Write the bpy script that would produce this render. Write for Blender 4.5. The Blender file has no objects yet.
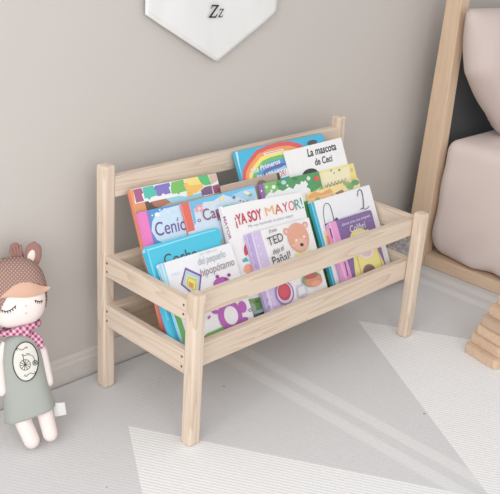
import bpy, bmesh, math, random
from mathutils import Vector, Matrix, noise
random.seed(7)
C = bpy.context.scene.collection
PI = math.pi

# ------------------------------------------------------------------ colour and material helpers
def lin(c):
    r = []
    for v in c[:3]:
        v = v / 255.0
        r.append(v / 12.92 if v <= .04045 else ((v + .055) / 1.055) ** 2.4)
    return (r[0], r[1], r[2], 1.0)

MATS = {}
def flat(c, rough=.6, spec=.3):
    """plain printed / painted colour with a very faint procedural fibre variation"""
    key = (tuple(c), rough)
    if key in MATS: return MATS[key]
    m = bpy.data.materials.new('paint_%d_%d_%d' % tuple(c)); m.use_nodes = True
    nt = m.node_tree; b = nt.nodes['Principled BSDF']
    b.inputs['Roughness'].default_value = rough
    b.inputs['Specular IOR Level'].default_value = spec
    tc = nt.nodes.new('ShaderNodeTexCoord'); nz = nt.nodes.new('ShaderNodeTexNoise')
    nz.inputs['Scale'].default_value = 60; nz.inputs['Detail'].default_value = 2
    mx = nt.nodes.new('ShaderNodeMix'); mx.data_type = 'RGBA'
    l = lin(c)
    mx.inputs['A'].default_value = tuple(v * .97 for v in l[:3]) + (1,)
    mx.inputs['B'].default_value = tuple(min(1, v * 1.03) for v in l[:3]) + (1,)
    nt.links.new(tc.outputs['Object'], nz.inputs['Vector'])
    nt.links.new(nz.outputs['Fac'], mx.inputs['Factor'])
    nt.links.new(mx.outputs['Result'], b.inputs['Base Color'])
    MATS[key] = m
    return m

def new_mat(name, rough=.7, spec=.3):
    m = bpy.data.materials.new(name); m.use_nodes = True
    nt = m.node_tree; b = nt.nodes['Principled BSDF']
    b.inputs['Roughness'].default_value = rough
    b.inputs['Specular IOR Level'].default_value = spec
    return m, nt, b

def N(nt, kind, **kw):
    n = nt.nodes.new(kind)
    for k, v in kw.items():
        if k in n.inputs: n.inputs[k].default_value = v
        else: setattr(n, k, v)
    return n

def M2(nt, op, a, b=None, c=None):
    n = nt.nodes.new('ShaderNodeMath'); n.operation = op
    for i, v in enumerate((a, b, c)):
        if v is None: continue
        if isinstance(v, (int, float)): n.inputs[i].default_value = v
        else: nt.links.new(v, n.inputs[i])
    return n.outputs[0]

def mixc(nt, fac, a, b):
    n = nt.nodes.new('ShaderNodeMix'); n.data_type = 'RGBA'
    if isinstance(fac, (int, float)): n.inputs['Factor'].default_value = fac
    else: nt.links.new(fac, n.inputs['Factor'])
    for s, v in (('A', a), ('B', b)):
        if isinstance(v, tuple): n.inputs[s].default_value = v
        else: nt.links.new(v, n.inputs[s])
    return n.outputs['Result']

def wood(name, axis, ca, cb, cd, streak=.5, knot=None):
    """pine: long fibres along one axis, broad growth bands that bend, fine darker streaks"""
    m, nt, b = new_mat(name, .62, .25)
    tc = N(nt, 'ShaderNodeTexCoord')
    mp = N(nt, 'ShaderNodeMapping'); sc = [26., 26., 26.]; sc[axis] = 1.6
    mp.inputs['Scale'].default_value = sc
    nt.links.new(tc.outputs['Object'], mp.inputs['Vector'])
    n1 = N(nt, 'ShaderNodeTexNoise', Scale=1.0, Detail=2.0, Roughness=.5, Distortion=.3)
    nt.links.new(mp.outputs['Vector'], n1.inputs['Vector'])
    # growth rings: contour lines of the noise field
    ring = M2(nt, 'FRACT', M2(nt, 'MULTIPLY', n1.outputs['Fac'], 9.0))
    ring = M2(nt, 'POWER', ring, 3.0)
    mp2 = N(nt, 'ShaderNodeMapping'); sc2 = [420., 420., 420.]; sc2[axis] = 9.
    mp2.inputs['Scale'].default_value = sc2
    nt.links.new(tc.outputs['Object'], mp2.inputs['Vector'])
    n2 = N(nt, 'ShaderNodeTexNoise', Scale=1.0, Detail=2.0)
    nt.links.new(mp2.outputs['Vector'], n2.inputs['Vector'])
    base = mixc(nt, n1.outputs['Fac'], lin(ca), lin(cb))
    base = mixc(nt, M2(nt, 'MULTIPLY', ring, streak), base, lin(cd))
    base = mixc(nt, M2(nt, 'MULTIPLY', n2.outputs['Fac'], .18), base, lin(cd))
    if knot:
        kx, ky, kz, rx, rz = knot
        sep = N(nt, 'ShaderNodeSeparateXYZ'); nt.links.new(tc.outputs['Object'], sep.inputs[0])
        dx = M2(nt, 'DIVIDE', M2(nt, 'SUBTRACT', sep.outputs['X'], kx), rx)
        dz = M2(nt, 'DIVIDE', M2(nt, 'SUBTRACT', sep.outputs['Z'], kz), rz)
        d = M2(nt, 'SQRT', M2(nt, 'ADD', M2(nt, 'MULTIPLY', dx, dx), M2(nt, 'MULTIPLY', dz, dz)))
        f = N(nt, 'ShaderNodeMapRange'); f.inputs['From Min'].default_value = 1.25; f.inputs['From Max'].default_value = .7
        nt.links.new(d, f.inputs['Value'])
        base = mixc(nt, M2(nt, 'MULTIPLY', f.outputs[0], .55), base, lin((168, 122, 96)))
    nt.links.new(base, b.inputs['Base Color'])
    bp = N(nt, 'ShaderNodeBump', Strength=.08, Distance=.001)
    nt.links.new(n2.outputs['Fac'], bp.inputs['Height']); nt.links.new(bp.outputs[0], b.inputs['Normal'])
    return m

PINE = ((229, 214, 196), (219, 201, 182), (186, 157, 133))
wood_x = wood('pine_along_x', 0, *PINE)
wood_y = wood('pine_along_y', 1, *PINE)
wood_z = wood('pine_along_z', 2, *PINE)
wood_knot = wood('pine_knotty', 0, (222, 204, 184), (210, 190, 168), (176, 148, 126), .5, (-.20, .09, .148, .017, .010))
wood_floor = wood('pine_tray', 0, (206, 186, 166), (196, 174, 152), (168, 140, 118))
BEDW = ((224, 199, 173), (216, 189, 161), (194, 162, 134))
bed_z = wood('bed_pine_z', 2, *BEDW, .3)
bed_y = wood('bed_pine_y', 1, *BEDW, .3)
plank_w = [wood('beech_plank_a', 0, (222, 197, 172), (214, 187, 161), (188, 156, 130), .4),
           wood('beech_plank_b', 0, (208, 184, 162), (202, 176, 152), (178, 150, 128), .4),
           wood('beech_plank_c', 0, (226, 201, 174), (219, 191, 163), (194, 162, 135), .4)]

def cloth(name, c, scale=900, bump=.15, var=.05):
    m, nt, b = new_mat(name, .95, .1)
    b.inputs['Sheen Weight'].default_value = .15
    tc = N(nt, 'ShaderNodeTexCoord')
    nz = N(nt, 'ShaderNodeTexNoise', Scale=float(scale), Detail=2.0)
    nt.links.new(tc.outputs['Object'], nz.inputs['Vector'])
    l = lin(c)
    col = mixc(nt, nz.outputs['Fac'], tuple(v * (1 - var) for v in l[:3]) + (1,), tuple(min(1, v * (1 + var)) for v in l[:3]) + (1,))
    nt.links.new(col, b.inputs['Base Color'])
    bp = N(nt, 'ShaderNodeBump', Strength=bump, Distance=.001)
    nt.links.new(nz.outputs['Fac'], bp.inputs['Height']); nt.links.new(bp.outputs[0], b.inputs['Normal'])
    return m

# ------------------------------------------------------------------ object helpers
WM = {}                                                    # world matrix of each object, tracked by hand
def link(o, parent=None):
    C.objects.link(o)
    if parent: o.parent = parent
    WM[o.name] = (WM[parent.name] if parent else Matrix()) @ o.matrix_basis
    return o

def thing(name, label, cat, mat=None, group=None):
    o = bpy.data.objects.new(name, None); o.empty_display_size = .03
    if mat is not None: o.matrix_basis = mat
    link(o); tag(o, label, cat, group)
    return o

def tag(o, label, cat, group=None):
    o['label'] = label; o['category'] = cat
    if group: o['group'] = group

def obj(name, bm, mats, parent=None, local=False, smooth=False):
    """one mesh object; the bmesh is in world space unless local"""
    if parent and not local:
        bm.transform(WM[parent.name].inverted())
    me = bpy.data.meshes.new(name)
    bmesh.ops.recalc_face_normals(bm, faces=[f for f in bm.faces if not f.tag])
    bm.to_mesh(me); bm.free()
    for m in (mats if isinstance(mats, (list, tuple)) else [mats]): me.materials.append(m)
    if smooth:
        for p in me.polygons: p.use_smooth = True
    return link(bpy.data.objects.new(name, me), parent)

def box(bm, x0, x1, y0, y1, z0, z1, bev=0, seg=2):
    vs = [bm.verts.new(p) for p in ((x0,y0,z0),(x1,y0,z0),(x1,y1,z0),(x0,y1,z0),(x0,y0,z1),(x1,y0,z1),(x1,y1,z1),(x0,y1,z1))]
    fs = [bm.faces.new([vs[i] for i in q]) for q in ((3,2,1,0),(4,5,6,7),(0,1,5,4),(1,2,6,5),(2,3,7,6),(3,0,4,7))]
    if bev:
        es = list({e for f in fs for e in f.edges})
        bmesh.ops.bevel(bm, geom=es, offset=bev, segments=seg, profile=.6, affect='EDGES')
    return bm

def B(*a, **k): return box(bmesh.new(), *a, **k)

def ellipsoid(bm, c, r, n=2.0, seg=40, rings=24, rot=None):
    """superellipsoid"""
    def sp(v, e): return math.copysign(abs(v) ** e, v)
    e = 2.0 / n; rows = []
    for i in range(rings + 1):
        ph = -PI / 2 + PI * i / rings
        row = []
        for j in range(seg):
            th = 2 * PI * j / seg
            p = Vector((sp(math.cos(ph), e) * sp(math.cos(th), e) * r[0], sp(math.cos(ph), e) * sp(math.sin(th), e) * r[1], sp(math.sin(ph), e) * r[2]))
            if rot: p = rot @ p
            if i in (0, rings) and j: row.append(row[0]); continue
            row.append(bm.verts.new(p + Vector(c)))
        rows.append(row)
    fs = []
    for i in range(rings):
        for j in range(seg):
            q = [rows[i][j], rows[i][(j+1) % seg], rows[i+1][(j+1) % seg], rows[i+1][j]]
            u = list(dict.fromkeys(q))
            if len(u) > 2: fs.append(bm.faces.new(u))
    return fs

def loft(bm, rings, cap=True):
    """rings: list of lists of points, same count"""
    R = [[bm.verts.new(p) for p in r] for r in rings]
    n = len(R[0])
    for a, b in zip(R[:-1], R[1:]):
        for j in range(n): bm.faces.new((a[j], a[(j+1) % n], b[(j+1) % n], b[j]))
    if cap: bm.faces.new(R[0][::-1]); bm.faces.new(R[-1])
    return R

def tube(bm, pts, rad, n=8):
    pts = [Vector(p) for p in pts]; rings = []
    ref = Vector((0, 1, 0))
    for i, p in enumerate(pts):
        d = (pts[min(i+1, len(pts)-1)] - pts[max(i-1, 0)]).normalized()
        a = d.cross(ref)
        if a.length < .1: a = d.cross(Vector((1, 0, 0)))
        a.normalize(); b = d.cross(a)
        r = rad[i] if isinstance(rad, (list, tuple)) else rad
        rings.append([p + a * r * math.cos(2*PI*k/n) + b * r * math.sin(2*PI*k/n) for k in range(n)])
    loft(bm, rings)

def slab(bm, out, y0, y1, mi=0, side=None):
    """extruded outline in the local XZ plane, front face at y0"""
    f = [bm.verts.new((x, y0, z)) for x, z in out]; k = [bm.verts.new((x, y1, z)) for x, z in out]
    n = len(out); fs = [bm.faces.new(f), bm.faces.new(k[::-1])]
    for i in range(n):
        j = (i+1) % n
        fs.append(bm.faces.new((f[j], f[i], k[i], k[j])))
    for q in fs: q.material_index = mi
    if side is not None:
        for q in fs[2:]: q.material_index = side
    return fs

def rrect(w, h, r, x0=0, z0=0, corners=(1, 1, 1, 1), n=5):
    out = []
    for (cx, cz, a0, on) in ((x0+w-r, z0+r, -90, corners[0]), (x0+w-r, z0+h-r, 0, corners[1]), (x0+r, z0+h-r, 90, corners[2]), (x0+r, z0+r, 180, corners[3])):
        if on and r > 0:
            for k in range(n+1):
                a = math.radians(a0 + 90*k/n); out.append((cx + r*math.cos(a), cz + r*math.sin(a)))
        else:
            a = math.radians(a0 + 45); s = r * math.sqrt(2)
            out.append((cx + s*math.cos(a), cz + s*math.sin(a)))
    return out

_font = {}
def text_mesh(txt, bold=0.0, italic=0.0):
    key = (txt, bold, italic)
    cu = bpy.data.curves.new('lettering', 'FONT'); cu.body = txt
    cu.offset = bold; cu.shear = italic; cu.resolution_u = 4
    o = bpy.data.objects.new('lettering', cu); C.objects.link(o)
    bpy.context.view_layer.update()
    me = bpy.data.meshes.new_from_object(o.evaluated_get(bpy.context.evaluated_depsgraph_get()))
    bpy.data.objects.remove(o)
    return me

def lettering(bm, txt, o, ex, ez, mi=0, bold=.02, italic=0.0, y=0.0):
    """letters of txt stretched over the parallelogram o, o+ex, o+ez of the local XZ plane"""
    me = text_mesh(txt, bold, italic)
    xs = [v.co.x for v in me.vertices]; ys = [v.co.y for v in me.vertices]
    x0, x1 = min(xs), max(xs); y0, y1 = 0.0, .72
    t = bmesh.new(); t.from_mesh(me)
    bmesh.ops.triangulate(t, faces=t.faces)
    mp = {}
    for v in t.verts:
        a = (v.co.x - x0) / (x1 - x0); b = (v.co.y - y0) / (y1 - y0)
        mp[v.index] = bm.verts.new((o[0] + ex[0]*a + ez[0]*b, y, o[1] + ex[1]*a + ez[1]*b))
    t.verts.index_update()
    for f in t.faces:
        try: q = bm.faces.new([mp[v.index] for v in f.verts])
        except ValueError: continue
        q.material_index = mi; q.tag = True
        q.normal_update()
        if q.normal.y > 0: q.normal_flip()
    t.free(); bpy.data.meshes.remove(me)

# ------------------------------------------------------------------ the setting
YW = .306                                                  # wall face
m, nt, b = new_mat('wall_paint', .9, .15)
tc = N(nt, 'ShaderNodeTexCoord'); nz = N(nt, 'ShaderNodeTexNoise', Scale=180.0, Detail=3.0)
nt.links.new(tc.outputs['Object'], nz.inputs['Vector'])
WALLC = (200, 194, 188)
l = lin(WALLC)
nt.links.new(mixc(nt, nz.outputs['Fac'], tuple(v*.985 for v in l[:3])+(1,), tuple(v*1.015 for v in l[:3])+(1,)), b.inputs['Base Color'])
bp = N(nt, 'ShaderNodeBump', Strength=.05, Distance=.001); nt.links.new(nz.outputs['Fac'], bp.inputs['Height']); nt.links.new(bp.outputs[0], b.inputs['Normal'])
wall_paint = m
o = obj('wall_back', B(-2.2, 3.2, YW, YW + .1, -.01, 2.5), wall_paint); o['kind'] = 'structure'
# skirting with a moulded top edge
bm = bmesh.new()
prof = [(YW, 0), (YW-.012, 0), (YW-.012, .040), (YW-.0085, .044), (YW-.0085, .050), (YW-.005, .055), (YW, .056)]
R = [[(x, y, z - .006) for y, z in prof] for x in (-2.2, 3.2)]
loft(bm, R)
trimm = flat((206, 200, 194), .6)
o = obj('baseboard_back', bm, trimm); o['kind'] = 'structure'
o = obj('floor', B(-2.2, 3.2, -2.6, YW, -.03, -.006), flat((188, 184, 180), .9)); o['kind'] = 'structure'

# woven rug: pale grey ground, row of white triangles, pairs of lighter stripes
m, nt, b = new_mat('woven_rug', .97, .1)
tc = N(nt, 'ShaderNodeTexCoord'); sep = N(nt, 'ShaderNodeSeparateXYZ')
wob = N(nt, 'ShaderNodeTexNoise', Scale=220.0, Detail=1.0)
nt.links.new(tc.outputs['Object'], wob.inputs['Vector'])
nt.links.new(tc.outputs['Object'], sep.inputs[0])
jit = M2(nt, 'MULTIPLY', M2(nt, 'SUBTRACT', wob.outputs['Fac'], .5), .004)
X = M2(nt, 'ADD', sep.outputs['X'], jit); Y = M2(nt, 'ADD', sep.outputs['Y'], jit)
fr = M2(nt, 'FRACT', M2(nt, 'ADD', M2(nt, 'DIVIDE', M2(nt, 'ADD', X, .0375), .62), .5))
tri = M2(nt, 'MULTIPLY', M2(nt, 'ABSOLUTE', M2(nt, 'SUBTRACT', fr, .5)), .62)
white = M2(nt, 'GREATER_THAN', M2(nt, 'MULTIPLY', M2(nt, 'SUBTRACT', .114, Y), .6), tri)
fs = M2(nt, 'MULTIPLY', M2(nt, 'FRACT', M2(nt, 'DIVIDE', M2(nt, 'ADD', X, .035), .62)), .62)   # .31 at x=.275
ds = M2(nt, 'ABSOLUTE', M2(nt, 'SUBTRACT', M2(nt, 'ABSOLUTE', M2(nt, 'SUBTRACT', fs, .3105)), .0240))
sr = N(nt, 'ShaderNodeMapRange'); sr.inputs['From Min'].default_value = .0160; sr.inputs['From Max'].default_value = .0100
nt.links.new(ds, sr.inputs['Value'])
far = N(nt, 'ShaderNodeMapRange'); far.inputs['From Min'].default_value = .30; far.inputs['From Max'].default_value = .25; nt.links.new(Y, far.inputs['Value'])
stripe = M2(nt, 'MULTIPLY', sr.outputs[0], far.outputs[0])
wv = N(nt, 'ShaderNodeTexWave', Scale=1.0, Distortion=.6, Detail=1.0); wv.inputs['Detail Scale'].default_value = 60
mp = N(nt, 'ShaderNodeMapping'); mp.inputs['Rotation'].default_value = (0, 0, math.radians(-31)); mp.inputs['Scale'].default_value = (46, 46, 46)
nt.links.new(tc.outputs['Object'], mp.inputs['Vector']); nt.links.new(mp.outputs[0], wv.inputs['Vector'])
wv2 = N(nt, 'ShaderNodeTexWave', Scale=1.0, Distortion=.4); 
mp2 = N(nt, 'ShaderNodeMapping'); mp2.inputs['Rotation'].default_value = (0, 0, math.radians(48)); mp2.inputs['Scale'].default_value = (70, 70, 70)
nt.links.new(tc.outputs['Object'], mp2.inputs['Vector']); nt.links.new(mp2.outputs[0], wv2.inputs['Vector'])
weave = M2(nt, 'ADD', M2(nt, 'MULTIPLY', wv.outputs['Fac'], .85), M2(nt, 'MULTIPLY', wv2.outputs['Fac'], .15))
grain = N(nt, 'ShaderNodeTexNoise', Scale=420.0, Detail=2.0); nt.links.new(tc.outputs['Object'], grain.inputs['Vector'])
RG, RS, RW = (218, 217, 217), (229, 228, 227), (242, 241, 240)
col = mixc(nt, M2(nt, 'MULTIPLY', stripe, .9), lin(RG), lin(RS))
col = mixc(nt, white, col, lin(RW))
weave = M2(nt, 'ADD', .5, M2(nt, 'MULTIPLY', M2(nt, 'SUBTRACT', weave, .5), M2(nt, 'ADD', .3, M2(nt, 'MULTIPLY', white, .7))))
dark = M2(nt, 'ADD', .905, M2(nt, 'ADD', M2(nt, 'MULTIPLY', weave, .13), M2(nt, 'MULTIPLY', M2(nt, 'SUBTRACT', grain.outputs['Fac'], .5), .16)))
vm = N(nt, 'ShaderNodeVectorMath'); vm.operation = 'SCALE'
nt.links.new(col, vm.inputs[0]); nt.links.new(dark, vm.inputs['Scale'])
# few tiny dark flecks of lint
vor = N(nt, 'ShaderNodeTexVoronoi', Scale=11.0); nt.links.new(tc.outputs['Object'], vor.inputs['Vector'])
fleck = M2(nt, 'LESS_THAN', vor.outputs['Distance'], .030)
col = mixc(nt, M2(nt, 'MULTIPLY', fleck, .55), vm.outputs[0], lin((120, 116, 114)))
nt.links.new(col, b.inputs['Base Color'])
bp = N(nt, 'ShaderNodeBump', Strength=.35, Distance=.002)
hh = M2(nt, 'ADD', weave, grain.outputs['Fac']); nt.links.new(hh, bp.inputs['Height']); nt.links.new(bp.outputs[0], b.inputs['Normal'])
o = obj('rug', B(-1.4, 2.4, -1.9, .289, -.006, 0, bev=.002), m)
tag(o, 'pale grey woven rug with white triangles and light stripes covering the floor', 'rug')

# ------------------------------------------------------------------ pine book rack
RW_, RD, HR, HF, S = .62, .2552, .4191, .2746, .0229
rack = thing('book_rack', 'low pine book rack with four posts and slatted rails against the grey wall', 'book rack', Matrix.Translation((RW_/2, RD/2, 0)))
for (x0, y0, h) in ((0, RD-S, HR), (RW_-S, RD-S, HR), (0, 0, HF), (RW_-S, 0, HF)):
    obj('post', B(x0-.0008, x0+S+.0006, y0-.0008, y0+S, 0, h+.001, bev=.0062, seg=5), wood_z, rack, smooth=False)
UT, UB, LT, LB = .2600, .2238, .1698, .1285
for z0, z1 in ((UB, UT), (LB, LT)):
    obj('front_rail', B(S-.006, RW_-S+.006, S+.0002, S+.0155, z0, z1, bev=.0015), wood_x, rack)
for z0, z1 in ((.2247, .2617), (.1296, .1714)):
    for side, (x0, x1) in enumerate(((.0015, .0150), (RW_-.0150, RW_-.0015))):
        r = obj('side_rail', B(x0, x1, S+.0001, RD-S-.0001, z0, z1, bev=.0015), wood_y, rack)
        sx = x0 if side == 0 else x1
        for yy in (S + .0055, RD - S - .0055):
            for f in (.27, .70):
                bm = bmesh.new()
                mat = Matrix.Translation((sx, yy, z0 + (z1-z0)*f)) @ Matrix.Rotation(PI/2, 4, 'Y')
                bmesh.ops.create_cone(bm, cap_ends=True, segments=14, radius1=.0021, radius2=.0021, depth=.0008, matrix=mat)
                s = obj('screw', bm, flat((96, 82, 66), .5), r); s['label'] = 'dark countersunk screw'
obj('back_rail', B(S, RW_-S, RD-S+.0006, RD-S+.016, .3631, .3993, bev=.0018), wood_x, rack)
obj('back_rail', B(.0150, RW_-.0150, .2105, RD-S-.0002, .2247, .2617, bev=.0015), wood_x, rack)
obj('back_rail', B(.0150, RW_-.0150, .2105, RD-S-.0002, .1296, .1714, bev=.0015), wood_knot, rack)
obj('tray_board', B(.0150, RW_-.0150, S+.0157, .2103, .1300, .1364, bev=.0008), wood_floor, rack)

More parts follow.
